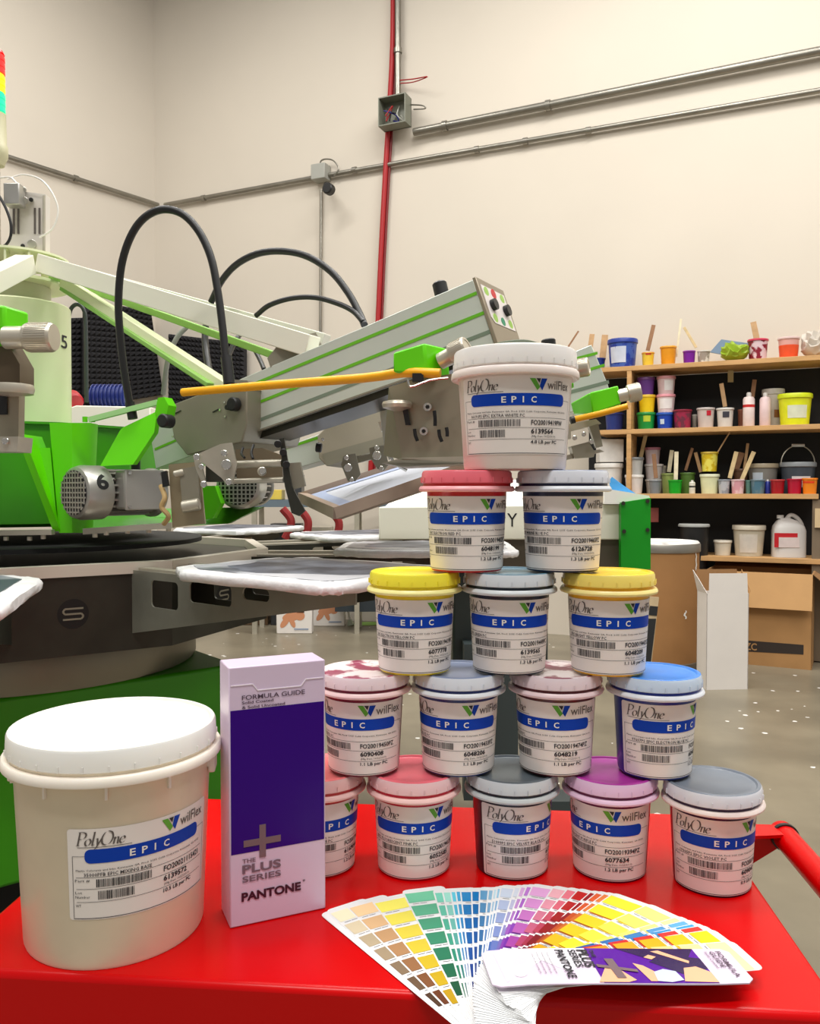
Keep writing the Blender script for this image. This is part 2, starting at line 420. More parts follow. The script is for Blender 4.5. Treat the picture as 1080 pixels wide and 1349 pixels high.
    line(mb, -62, 66, 44.4); line(mb, -62, 66, 55); line(mb, -62, 66, 67)
    if tiny:
        txt(mb, 'Plastic Colorants and Inks, Kennesaw GA, Prod. 2155 Cobb Corporate, Kennesaw, GA 30152', -62, 62, 37, 39.2, .01, res=1)
        txt(mb, 'Part #', -63, -50, 46, 48.6, res=1); txt(mb, 'Lot', -63, -57, 57, 59.4, res=1); txt(mb, 'Number', -63, -50, 61, 63.4, res=1); txt(mb, 'WT', -63, -58, 69, 71.4, res=1)
    name, fo, num, lb = texts
    txt(mb, name, -55, -55 + 2.35*len(name), 40.3, 43.6, .01, res=1)
    txt(mb, fo, 15.5, 15.5 + 3.5*len(fo), 46.8, 52.2, .02); txt(mb, num, 15.5, 43, 56, 61.4, .03)
    txt(mb, '(Mfg Date 10/22/2019)', 16, 47, 63, 65.8, .0, res=1); txt(mb, lb, 15.5, 49, 68.2, 73, .02)
    mb.build('fine_print', ink, lab, orient=False)
    mb = MB(); rr = random.Random(hash(num) % 1000)
    for (u0, u1, v0, v1) in ((-44.5, 4, 46.2, 53.6), (-43, -12, 57, 65)):
        u = u0
        while u < u1:
            wd = rr.choice((.35, .35, .7, 1.0)); sheet(mb, u, min(u+wd, u1), v0, v1, .0006); u += wd + rr.choice((.35, .5, .7))
    mb.build('barcode', ink, lab, orient=False)

def pail(cx, cy, z, yaw, bodyc, lidc, discc, rimc, label, texts, kind='small', group=None, name='ink_pail', var=None):
    t = thing(name, label, 'bucket', (cx, cy, z), group)
    tr = Matrix.Translation((cx, cy, z))
    n = 56
    if kind == 'small':
        rb, rt, hb = .0405, .0455, .094; S = dict(c0=.0885, c1=.0955, rc=.0545, l0=.0968, l1=.1124, rl=.0518); lt = .0838; rec = .0015
    elif kind == 'medium':
        rb, rt, hb = .0575, .0645, .112; S = dict(c0=.100, c1=.110, rc=.0722, l0=.110, l1=.1325, rl=.0695); lt = .0985; rec = .002
    else:
        rb, rt, hb = .0845, .0925, .180; S = dict(c0=.170, c1=.180, rc=.1035, l0=.1812, l1=.203, rl=.0985); lt = .131; rec = .003
    rz = lambda zz: rb + (rt-rb)*zz/hb
    key = '%d_%d_%d' % tuple(bodyc)
    bm_ = mat('pail_wall_' + key, bodyc, .3, spec=.5, var=.06, scale=20, sss=.15)
    MB().lathe([(rb-.012, .003), (rb-.004, .003), (rb-.003, 0), (rb-.001, 0), (rb, .003), (rz(S['c0']), S['c0']), (S['rl']-.002, S['c1']-.001), (S['rl']-.002, S['l0']+.002), (S['rl']-.006, S['l0']+.002)], tr, n).build('body', bm_, t)
    cm = mat('pail_collar_%d_%d_%d' % tuple(rimc), rimc, .3, sss=.2)
    rc = S['rc']; r0 = rz(S['c0']) + .0002
    MB().lathe([(r0, S['c0']+.002), (rc-.003, S['c0']), (rc-.0005, S['c0']+.001), (rc, S['c0']+.003), (rc-.0008, S['c1']-.002), (rc-.002, S['c1']-.0006), (r0, S['c1']-.0006)], tr, n).build('collar', cm, t)
    rl = S['rl']
    # ink-coloured gap below the lid, then the lid with a raised rim round a sunk disc
    if max(lidc)-min(lidc) < 110: lidc = tuple(int(x_ + (242-x_)*.45) for x_ in lidc)
    lm = mat('pail_lid_%d_%d_%d' % tuple(lidc), lidc, .27, sss=.25)
    d = S['l1']
    li = MB().lathe([(r0, S['l0']+.001), (rl-.001, S['l0']+.0012), (rl, S['l0']+.0022), (rl-.0008, d-.003), (rl-.002, d-.0008), (rl-.0024, d-.0011), (rl-.0024, d-.004)], tr, n)
    li.f.pop(); li.m.pop(); li.c.pop()
    k = 22 if kind == 'small' else 28
    for j in range(k):
        a = 2*PI*(j+.3)/k; c_, s_ = math.cos(a), math.sin(a)
        M = tr @ Matrix.Rotation(a, 4, 'Z')
        li.box((rl-.0012, -.0005, S['l0']+.002), (rl+.0009, .0005, S['l0']+.0075), M=M)
    li = li.build('lid', lm, t)
    dk = 'lid_disc_%d_%d_%d' % tuple(discc)
    if var: dm = mat(dk + 'v', discc, .3, c2=var, scale=26, thr=(.46, .52))
    else: dm = mat(dk, discc, .3, var=.12, scale=30)
    MB().lathe([(rl-.0021, d-.0011), (rl-.0021, d-.0007), (rl-.0035, d), (rl-.0055, d-.0002), (rl-.0065, d-rec), (rl-.0073, d-rec-.0005), (rl-.011, d-rec), (rl-.0125, d-rec-.0005), (.0001, d-rec-.0005)], tr, n, cap0=False).build('lid_disc', dm, li)
    if kind == 'large':
        a = math.radians(200)
        for a in (math.radians(188), math.radians(8)):
            M = tr @ Matrix.Rotation(a, 4, 'Z')
            MB().box((rz(.15), -.012, .150), (rz(.15)+.007, .012, .172), M=M).build('handle_ear', cm, t, bevel=.002)
        for a in (-110, -75, -40, -150, 0):
            M = tr @ Matrix.Rotation(math.radians(a), 4, 'Z')
            MB().box((rz(.155)-.001, -.0012, .157), (rz(.155)+.003, .0012, .172), M=M).build('rib', cm, t)
        place_label(t, cx, cy, z, rz, lt, yaw, texts)
    else: place_label(t, cx, cy, z, rz, lt, yaw, texts, .98 if kind == 'small' else 1.0)
    return t

ZT = .768; LV = .1135
def pp(cx, Y): return ((cx - 540) / F * Y, Y)
dg = math.radians
GP = 'ink pails stacked in a pyramid'
PAILS = [
 # row5
 (419, 0, .955, 21, (200,60,60), (240,150,145), (238,120,120), (245,200,195), 'pink-lidded ink pail in the bottom row, half hidden by the purple carton', ('EPIC ELECTRON ORANGE PC','FO20019416PZ','6169044','1.2 LB per PC'), None),
 (545, 0, .950, 4, (205,30,60), (245,168,170), (240,110,125), (248,205,200), 'hot pink lidded ink pail in the bottom row, second from the carton', ('EPIC FLUORESCENT PINK PC','FO20019412PZ','6052585','1.2 LB per PC'), None),
 (675.5, 0, .950, 42, (28,36,50), (176,186,194), (88,98,106), (196,202,204), 'bottom row ink pail with near-black sides and dark grey lid', ('51099PS EPIC VELVET BLACK PC','FO20019461PZ','6127731','1.1 LB per PC'), None),
 (806, 0, .945, -27, (105,18,70), (226,158,214), (178,50,160), (236,200,226), 'bottom row ink pail with a bright purple lid', ('EPIC FLUORESCENT PURPLE PC','FO20019394PZ','6077634','1.2 LB per PC'), None),
 (942, 0, .912, 24, (52,20,60), (212,212,224), (112,120,132), (240,222,216), 'slate grey lidded ink pail at the right end of the bottom row', ('19365PS EPIC VIOLET PC','FO20019429PZ','6090421','0.9 LB per PC'), None),
 # row4
 (479, 1, .955, -26, (120,20,50), (238,196,204), (238,222,224), (242,208,208), 'second-row ink pail with maroon smears on its pale lid, nearest the carton', ('EPIC MAGENTA PC','FO20019450PZ','6090408','1.1 LB per PC'), (150,60,90)),
 (604, 1, .955, -12, (32,48,110), (204,212,226), (126,140,174), (222,226,232), 'second-row ink pail with a dusty navy blue lid', ('EPIC BLUE PC','FO20019433PZ','6048206','1.1 LB per PC'), None),
 (733, 1, .955, -22, (88,18,30), (222,186,196), (226,214,216), (232,206,210), 'second-row ink pail with dark maroon ring and smeared pinkish lid', ('EPIC MAROON PC','FO20019474PZ','6048219','1.1 LB per PC'), (140,70,90)),
 (864, 1, .945, 39, (16,44,140), (170,200,236), (58,132,222), (226,230,238), 'second-row ink pail with a vivid sky blue lid', ('97607PS EPIC ELECTRON BLUE PC','FO20019430PZ','6048207','1.2 LB per PC'), None),
 # row3
 (546, 2, .952, 1, (240,216,20), (250,232,60), (250,228,30), (250,240,160), 'plain yellow-lidded ink pail at the left of the middle row of three', ('EPIC ELECTRON YELLOW PC','FO20019419PC','6077778','1.2 LB per PC'), None),
 (671, 2, .952, -3, (20,34,48), (190,200,210), (96,146,170), (214,220,224), 'ink pail with a teal blue lid between the two yellow-lidded pails', ('EPIC GREEN PC','FO20019449PC','6139565','1.3 LB per PC'), None),
 (802, 2, .946, 5, (240,180,20), (250,222,110), (250,206,20), (250,230,150), 'orange-yellow and cream lidded ink pail at the right of the middle row', ('EPIC BRIGHT YELLOW PC','FO20019442PZ','6048209','1.1 LB per PC'), None),
 # row2
 (614.5, 3, .952, 2, (196,14,26), (238,110,124), (226,70,90), (246,170,176), 'pinkish red lidded ink pail under the top pail', ('EPIC ELECTRON RED PC','FO20019402PZ','6048199','1.2 LB per PC'), None),
 (741, 3, .952, -7, (18,24,60), (204,208,224), (130,140,170), (222,226,234), 'lavender grey lidded ink pail under the top pail', ('EPIC MARINE BLUE PC','FO20019465PZ','6126728','1.3 LB per PC'), None),
]
for (px, lv, Y, yaw, bc, lc, dc, rc, lab, tx, vr) in PAILS:
    x, y = pp(px, Y)
    pail(x, y, ZT + .0005 + lv*LV if lv else ZT + .0003, dg(yaw), bc, lc, dc, rc, lab, tx, var=vr, group=GP)
x, y = pp(677.5, .95)
pail(x, y, ZT + 4*LV + .0005, dg(2), (238, 226, 218), (246, 238, 230), (246, 240, 232), (246, 232, 226), 'larger white ink pail on top of the pyramid', ('00191PS EPIC EXTRA WHITE PC', 'FO20019419PW', '6139564', '4.8 LB per PC'), 'medium', group=GP)
x, y = pp(148, .822)
pail(x, y, ZT + .0003, dg(18), (240, 226, 200), (250, 244, 232), (252, 248, 238), (250, 240, 228), 'big cream tub with white lid at the left of the cart', ('35000PFB EPIC MIXING BASE', 'FO20021115421', '6139572', '10.5 LB per PC'), 'large', name='ink_tub')

# ================================================================== purple carton
def carton():
    A = atz(303, 1224, ZT); B = atz(429, 1197, ZT); A.z = B.z = ZT + .0003
    ux = (B-A).normalized(); uy = V((-ux.y, ux.x, 0)); Wd = (B-A).length; D = .043
    Ht = at(304, 880, A.y).z - A.z
    t = thing('swatch_carton', 'tall lilac and purple printed carton standing beside the big tub', 'box', A + ux*Wd/2 + uy*D/2)
    lil = mat('lilac_gloss_card', (218, 198, 222), .3); pur = mat('purple_gloss_card', (52, 0, 124), .25, spec=.2)
    def P(u, v, o=0): return A + ux*u - uy*o + V((0, 0, v))
    m = MB(); m.prism([P(0, 0), P(Wd, 0), P(Wd, 0) + uy*D, P(0, 0) + uy*D], V((0, 0, Ht))); m.build('body', lil, t, bevel=.0012)
    m = MB(); v0, v1 = Ht*.282, Ht*.835
    m.prism([P(.0015, v0), P(Wd-.0015, v0), P(Wd-.0015, v1), P(.0015, v1)], -uy*.0003); m.build('purple_panel', pur, t)
    m = MB(); pts = [(0.002, .93), (.24*Wd, .93), (.29*Wd, .905), (.74*Wd, .905), (.79*Wd, .93), (Wd-.002, .93)]
    for i in range(5):
        a, b = pts[i], pts[i+1]; d = V((b[0]-a[0], 0, (b[1]-a[1])*Ht))
        m.bar(P(a[0], a[1]*Ht, .0003), P(b[0], b[1]*Ht, .0003), .0008, .0009, up=-uy)
    m.build('flap_edge', mat('white_fold', (246, 238, 246), .4), t)
    def T(mb, s, u0, u1, z0, z1, bold=.02):
        vs, fs = text_mesh(s, bold, 4); mb.add([P(u0*Wd + a*(u1-u0)*Wd, Ht*(z0 + b*(z1-z0)), .0007) for a, b in vs], fs)
    gr = mat('taupe_print', (118, 98, 112), .5)
    m = MB(); T(m, 'FORMULA GUIDE', .13, .78, .872, .890, .012); T(m, 'Solid Coated', .13, .45, .856, .867); T(m, '& Solid Uncoated', .13, .57, .838, .849)
    m.build('heading_lettering', mat('dark_print', (84, 66, 84), .5), t, orient=False)
    m = MB(); T(m, 'THE', .125, .26, .243, .259); T(m, 'PLUS', .125, .52, .202, .236, .03); T(m, 'SERIES', .125, .52, .168, .192, .02)
    m.build('series_lettering', gr, t, orient=False)
    m = MB(); T(m, 'PANTONE', .115, .73, .095, .13, .04); T(m, '\u00b0', .75, .775, .128, .136); m.build('title_lettering', mat('wine_print', (58, 16, 40), .5), t, orient=False)
    m = MB()
    for (u0, u1, z0, z1) in ((.14, .52, .305, .33), (.30, .365, .255, .382)):
        m.prism([P(u0*Wd, z0*Ht), P(u1*Wd, z0*Ht), P(u1*Wd, z1*Ht), P(u0*Wd, z1*Ht)], -uy*(.0008 if u0 == .14 else .0009))
    m.build('plus_sign', mat('taupe_foil', (128, 108, 116), .35, .3), t)
carton()

# ================================================================== red cart
def cart():
    fl = V((-.50*.86, .8635*.86, 0)); fr = V((.419*.86, .783*.86, 0))
    ux = (fr-fl).normalized(); uy = V((-ux.y, ux.x, 0)); Wd = (fr-fl).length; D = .43
    c = fl + ux*Wd/2 + uy*D/2
    t = thing('tool_cart', 'red glossy metal utility cart under the ink pails', 'cart', c)
    def P(u, v, z): return fl + ux*u + uy*v + V((0, 0, z))
    m = MB(); m.prism([P(0, 0, ZT-.075), P(Wd, 0, ZT-.075), P(Wd, D, ZT-.075), P(0, D, ZT-.075)], V((0, 0, .075))); m.build('top', red, t, bevel=.006)
    for (z) in (.13,):
        m = MB(); m.prism([P(.01, .01, z), P(Wd-.01, .01, z), P(Wd-.01, D-.01, z), P(.01, D-.01, z)], V((0, 0, .06))); m.build('lower_shelf', red, t, bevel=.005)
    for (u, v) in ((.03, .03), (Wd-.03, .03), (Wd-.03, D-.03), (.03, D-.03)):
        m = MB(); p = P(u, v, 0)
        m.bar(P(u, v, .1), P(u, v, ZT-.07), .035, .035, up=ux); m.build('leg', red, t, bevel=.003)
        m = MB(); m.cyl(p + uy*-.012 + V((0, 0, .045)), p + uy*.012 + V((0, 0, .045)), .045, 20, bev=.005); m.build('wheel', black, t)
        m = MB(); m.box((-.02, -.02, .07), (.02, .02, .11), M=Matrix.Translation(p)); m.build('caster_fork', steel, t)
    # handle on the right-hand side
    a = P(Wd, D-.03, ZT-.012); q = P(Wd+.085, D-.03, ZT-.012)
    m = MB(); m.prism([a + V((0, 0, .012)), q + V((0, 0, .012)), q + V((0, 0, -.012)), a + V((0, 0, -.07))], uy*-.004)
    m.prism([a + V((0, 0, .0121)), q + V((0, 0, .0121)), q + V((0, 0, .0121)) - uy*.03, a + V((0, 0, .0121)) - uy*.045], V((0, 0, -.004)))
    m.build('handle_bracket', red, t)
    a2 = P(Wd, .05, ZT-.012); q2 = P(Wd+.085, .05, ZT-.012)
    m = MB(); m.prism([a2 + V((0, 0, .012)), q2 + V((0, 0, .012)), q2 + V((0, 0, -.012)), a2 + V((0, 0, -.07))], uy*-.004); m.build('handle_bracket', red, t)
    MB().cyl(q + uy*.008, q2 - uy*.008, .0155, 24, bev=.002).build('handle', red, t)
    MB().cyl(q - uy*.006, q - uy*.012, .0175, 24).build('handle_collar', black, t)
cart()

# ================================================================== fan deck
def fan_deck():
    k = .86; wd = .047; L = .232
    pb = V((.068, .655, ZT+.0008)); pt = V((.094, .692, ZT+.026))
    t = thing('colour_swatch_fan', 'fanned colour swatch deck with a purple cover lying on the red cart', 'swatch deck', (pb.x, pb.y, ZT))
    W_ = (255, 255, 255)
    CARDS = [(420,1205,(255,255,250),(200,225,240)),(427,1200,(252,240,205),(70,45,25)),(453,1192,(252,215,165),(96,48,16)),(488,1185,(255,248,110),(176,140,0)),
     (528,1172,(110,205,165),(0,76,48)),(570,1170,(120,215,190),(0,96,70)),(582,1169,(160,230,215),(0,90,90)),(593,1168,(90,205,230),(0,80,150)),(600,1167,(60,170,220),(0,60,140)),(607,1167,(20,135,200),(8,44,120)),(622,1166,(0,120,190),(10,40,110)),
     (633,1164,(95,160,205),(0,50,110)),(645,1164,(140,190,220),(10,60,140)),(652,1163,(190,225,240),(20,70,150)),(657,1163,(150,205,235),(20,50,140)),(662,1163,(205,220,240),(40,60,150)),(680,1164,(215,225,240),(60,40,140)),
     (688,1165,(220,175,228),(80,0,130)),(695,1166,(190,120,215),(70,0,130)),(702,1167,(232,170,226),(120,10,120)),(728,1168,(246,180,195),(130,0,50)),(746,1170,(240,120,140),(110,0,30)),(758,1173,(200,20,20),(80,0,20)),(772,1177,(160,10,20),(110,20,20)),(778,1179,(228,95,40),(130,50,10)),(787,1180,(235,130,60),(150,70,10)),
     (795,1181,(255,240,50),(205,140,0)),(835,1194,(255,245,130),(255,215,0)),(868,1208,(255,245,160),(250,210,30)),(876,1212,(100,175,225),(0,40,110)),(886,1215,(60,160,215),(20,60,140)),(892,1217,(220,60,50),(170,20,30)),(902,1221,(252,205,20),(205,110,20)),(930,1232,(250,225,160),(240,170,90))]
    tips = [c[:2] for c in CARDS]; colr = {i_: (c[2], c[3]) for i_, c in enumerate(CARDS)}
    vm = vcol_mat()
    def rounded(L0, L1, hw, r=.006, seg=3):
        P = [(L0, -hw)]
        for j in range(seg+1): a = -PI/2 + PI/2*j/seg; P.append((L1-r + r*math.cos(a), -hw+r + r*math.sin(a)))
        for j in range(seg+1): a = PI/2*j/seg; P.append((L1-r + r*math.cos(a), hw-r + r*math.sin(a)))
        P.append((L0, hw)); return P
    N = len(tips)
    for i, (px, py) in enumerate(tips):
        f = i/(N-1); piv = pb.lerp(pt, f)
        tp = atz(px, py, piv.z); a = math.atan2(tp.y-piv.y, tp.x-piv.x) - math.atan(.5*wd/L)
        if i == 0: a0 = a
        e = V((math.cos(a), math.sin(a), 0)); s = V((-e.y, e.x, 0))
        Lc = min(max(math.hypot((tp-piv).length, 0)*math.cos(math.atan(.5*wd/L)), .215), .25)
        droop = .012*f
        def P(x, y, o=0): return piv + e*x + s*y + V((0, 0, o - droop*max(0, x)/Lc))
        m = MB(); R = rounded(-.028, Lc, wd/2)
        top = [P(x, y, .0005) for x, y in R]; bot = [P(x, y, 0) for x, y in R]; n = len(R)
        m.add(top+bot, [tuple(range(n)), tuple(range(2*n-1, n-1, -1))] + [(j, n+j, n+(j+1) % n, (j+1) % n) for j in range(n)], 0, (.86, .87, .88, 1))
        c0, c1 = colr.get(i, ((255,255,255), (255,255,255)))
        if i > 0:
            for q in range(7):
                x1 = Lc - .009 - q*.0275; x0 = x1 - .0205; g = q/6
                if g < .5: mid = [c0[j]*(1-g*1.1) + c1[j]*g*1.1 for j in range(3)]
                else: mid = [c0[j]*(1-g) + c1[j]*g for j in range(3)]
                mx = max(1, max(mid)); c = tuple(min(255, max(0, v)) for v in mid)
                m.add([P(x0, -wd/2+.0008, .0008), P(x1, -wd/2+.0008, .0008), P(x1, wd/2-.0015, .0008), P(x0, wd/2-.0015, .0008)], [(0, 1, 2, 3)], 0, lin(c))
                for yy in (.004, .012):
                    m.add([P(x0-.0032, yy, .0008), P(x0-.0024, yy, .0008), P(x0-.0024, yy+.007, .0008), P(x0-.0032, yy+.007, .0008)], [(0, 1, 2, 3)], 0, lin((120,120,125)))
        m.build('swatch_card', vm, t, smooth=0, orient=False)
    # filler cards between, a white fan of blank ends
    for i in range(46):
        f = (i+.5)/46; piv = pb.lerp(pt, f); a = dg(129 - 112*f)
        e = V((math.cos(a), math.sin(a), 0)); s = V((-e.y, e.x, 0))
        piv = piv - V((0, 0, .0003))
        m = MB(); R = rounded(-.0285, .03, wd/2-.001, .004)
        R = [(-.0285 + (.004 if abs(y) > wd/2-.004 and x < 0 else 0), y) for x, y in R[:1]] + R[1:]
        m.add([piv + e*x + s*y for x, y in R] + [piv + e*x + s*y - V((0, 0, .0004)) for x, y in R],
              [tuple(range(len(R))), tuple(range(2*len(R)-1, len(R)-1, -1))] + [(j, len(R)+j, len(R)+(j+1) % len(R), (j+1) % len(R)) for j in range(len(R))], 0, (.88, .87, .86, 1))
        m.build('blank_card', vm, t, smooth=0, orient=False)
    # cover
    cz = pt.z + .003; piv = V((pt.x, pt.y, cz)); tc = atz(974, 1262, cz-.004)
    e = (tc - piv); e.z = 0; Lc = e.length + .002; e.normalize(); s = V((-e.y, e.x, 0)); wc = .053
    def C(x, y, o=0): return piv + e*x + s*y + V((0, 0, o + .004*math.cos(PI*x/Lc)*.6 - .008*max(0, x/Lc)))
    R = []
    nseg = 14
    lo = [(-.034 + (Lc+.034)*i/nseg, -wc/2) for i in range(nseg+1)]; hi = [(x, wc/2) for x, y in lo]
    lo[0] = (-.030, -wc/2+.004); hi[0] = (-.030, wc/2-.004); lo[-1] = (Lc-.001, -wc/2+.006); hi[-1] = (Lc-.001, wc/2-.006)
    lo[-2] = (Lc-.007, -wc/2+.0006); hi[-2] = (Lc-.007, wc/2-.0006); lo[1] = (-.024, -wc/2); hi[1] = (-.024, wc/2)
    m = MB(); n = nseg+1
    m.add([C(x, y) for x, y in lo] + [C(x, y) for x, y in hi] + [C(x, y, -.0012) for x, y in lo] + [C(x, y, -.0012) for x, y in hi],
          [(i, i+1, n+i+1, n+i) for i in range(nseg)] + [(2*n+i, 3*n+i, 3*n+i+1, 2*n+i+1) for i in range(nseg)] +
          [(i, 2*n+i, 2*n+i+1, i+1) for i in range(nseg)] + [(n+i, n+i+1, 3*n+i+1, 3*n+i) for i in range(nseg)] + [(0, n, 3*n, 2*n), (n-1, 3*n-1, 4*n-1, 2*n-1)])
    cov = m.build('cover', mat('lilac_cover', (222, 205, 226), .22), t, smooth=40, orient=False)
    def flat(name, polys, mm, o=.0004):
        m = MB()
        for poly in polys:
            a = [(u*Lc, (v-.5)*wc) for u, v in poly]
            # split along x so that it follows the curved cover
            cx_ = sum(p[0] for p in a)/len(a); cy_ = sum(p[1] for p in a)/len(a); pts = []
            for i in range(len(a)):
                p, q = a[i], a[(i+1) % len(a)]
                for j in range(4): pts.append((p[0] + (q[0]-p[0])*j/4, p[1] + (q[1]-p[1])*j/4))
            m.add([C(cx_, cy_, o)] + [C(x, y, o) for x, y in pts], [(0, i+1, (i+1) % len(pts) + 1) for i in range(len(pts))])
        m.build(name, mm, cov, orient=False)
    def strip(u0, u1, v0=.02, v1=.98, k=8):
        return [(u0 + (u1-u0)*i/k, v0) for i in range(k+1)] + [(u1 - (u1-u0)*i/k, v1) for i in range(k+1)]
    def rects(u0, u1, v0=.01, v1=.99, k=10): return [[(u0+(u1-u0)*i/k, v0), (u0+(u1-u0)*(i+1)/k, v0), (u0+(u1-u0)*(i+1)/k, v1), (u0+(u1-u0)*i/k, v1)] for i in range(k)]
    flat('printed_picture', rects(.32, .83), mat('violet_print', (86, 20, 150), .22), .0003)
    flat('printed_shadow', [[(.46, .99), (.66, .5), (.76, .62), (.83, .99)], [(.58, .6), (.7, .25), (.83, .4), (.83, .7), (.7, .8)]], mat('dark_violet_print', (48, 30, 78), .22), .0005)
    flat('printed_figure', [[(.30, .02), (.36, .40), (.42, .38), (.47, .08), (.43, .02)], [(.53, .05), (.50, .55), (.54, .48), (.60, .2), (.62, .05)], [(.68, .05), (.72, .42), (.78, .46), (.83, .3), (.83, .02)], [(.57, .72), (.60, .80), (.63, .74), (.60, .66)], [(.62, .9), (.76, .55), (.77, .62), (.66, .93)]], mat('peach_print', (232, 178, 140), .25), .0007)
    flat('printed_flower', [[(.56, .05), (.57, .3), (.62, .38), (.67, .32), (.68, .08), (.62, .02)]], mat('pale_blue_print', (196, 206, 226), .25), .0009)
    flat('printed_cloud', [[(-.09, .1), (-.02, .5), (.12, .72), (.2, .3), (.30, .62), (.32, .98), (.05, .98), (-.10, .9)]], mat('lilac_white_print', (244, 240, 250), .22), .0003)
    flat('printed_plus', [[(.33, .42), (.33, .5), (.50, .36), (.50, .28)], [(.39, .12), (.43, .12), (.42, .66), (.38, .66)]], mat('taupe_foil2', (120, 100, 104), .3), .0011)
    def T(s_, u0, u1, v0, v1, bold=.02, mm=ink, nm='cover_lettering'):
        vs, fs = text_mesh(s_, bold, 3); m = MB()      # reads across the cover, head towards the tip
        m.add([C((u0 + (u1-u0)*b)*Lc, (v1 - (v1-v0)*a - .5)*wc, .0012) for a, b in vs], fs); m.build(nm, mm, cov, orient=False)
    T('PANTONE', .175, .215, .12, .92, .03); T('SERIES', .235, .27, .42, .92); T('PLUS', .275, .325, .42, .92, .03); T('THE', .332, .352, .70, .92)
    T('FORMULA', .925, .950, .15, .88, .02, mat('dark_print', (84, 66, 84), .5)); T('GUIDE', .895, .918, .42, .88, .02, mat('dark_print', (84, 66, 84), .5)); T('Solid Coated', .872, .886, .4, .88, 0, mat('dark_print', (84, 66, 84), .5))
    for i, u in enumerate((.135, .112, .089, .066)): T('Formula swatches for printing inks', u-.006, u+.006, .25, .85, 0, inkg)
    MB().lathe([(.0062, -.0022), (.0062, .0008), (.005, .0016), (.0, .0017)], Matrix.Translation(C(-.004, -.010, 0)), 20).build('rivet', mat('white_rivet', (240, 236, 240), .3), t)
fan_deck()

# ================================================================== the press
PC = V((-1.147, 2.45, 0))
press = thing('screen_printing_press', 'lime green and cream rotary textile printing press behind the cart', 'printing press', PC)
def vert(px, py, Y): return at(px, py, Y)
TC = Matrix.Translation(PC)
def zat(py, Y): return at(540, py, Y).z
def polar(r, deg, z=0.0): return PC + V((r*math.cos(dg(deg)), r*math.sin(dg(deg)), z))
# base
zb = zat(875, 2.30)
corners = [polar(.66, -6 + 90*k) for k in range(4)]
m = MB(); m.prism([c + V((0, 0, .24)) for c in corners], V((0, 0, .70-.24))); m.build('base', dgreen, press, bevel=.01)
m = MB(); m.prism([PC + (c-PC)*.8 + V((0, 0, .0)) for c in corners], V((0, 0, .238))); m.build('plinth', blackm, press)
MB().lathe([(.40, .702), (.495, .702), (.50, .71), (.50, .795), (.495, .803), (.40, .803)], TC, 72).build('turntable_ring', olive, press)
MB().lathe([(.46, .802), (.50, .802), (.50, .98), (.46, .98)], TC, 48).build('turntable_drum', dsteel, press)
# faceted hub plates with the round S marks
smark = mat('logo_black', (12, 12, 12), .5)
NP = 10; zt_, zb_ = 1.005, .805
def hubpt(k, r=.73): return polar(r, -38 + 36*k)
for k in range(NP):
    a, b = hubpt(k-1), hubpt(k); nrm = ((a+b)/2 - PC).normalized()
    m = MB(); m.prism([a + V((0, 0, zb_+.02)), b + V((0, 0, zb_+.02)), b + V((0, 0, zt_)), a + V((0, 0, zt_))], -nrm*.006); pl = m.build('hub_plate', dsteel, press)
    m = MB(); m.bar(a + V((0, 0, zt_+.012)) - nrm*.01, b + V((0, 0, zt_+.012)) - nrm*.01, .03, .026); m.build('rim_rail', mat('pale_steel', (222, 214, 200), .35, .3), press)
    if k in (0, 9, 1):
        c = (a+b)/2 + V((0, 0, (zt_+zb_)/2 + .015)) + nrm*.0005; ux = V((-nrm.y, nrm.x, 0)); 
        m = MB(); n = 28; R = .034
        m.add([c + ux*R*math.cos(2*PI*i/n) + V((0, 0, R*math.sin(2*PI*i/n))) for i in range(n)], [tuple(range(n))]); m.build('round_logo', smark, pl, orient=False)
        m = MB(); nn = nrm*.0006; h = .010; q = .022
        path = [(q, h*1.2), (-q*.8, h*1.2), (-q, h*.6), (-q*.8, 0), (q*.8, 0), (q, -h*.6), (q*.8, -h*1.2), (-q, -h*1.2)]
        for (u0, v0), (u1, v1) in zip(path, path[1:]):
            m.bar(c + nn + ux*u0 + V((0, 0, v0)), c + nn + ux*u1 + V((0, 0, v1)), .004, .0006, up=nrm)
        m.build('logo_letter', olive, pl)
MB().lathe([(.0, 1.0), (.70, 1.0), (.70, 1.006), (.0, 1.006)], TC, 10, a0=dg(-38)).build('turntable_deck', dsteel, press)
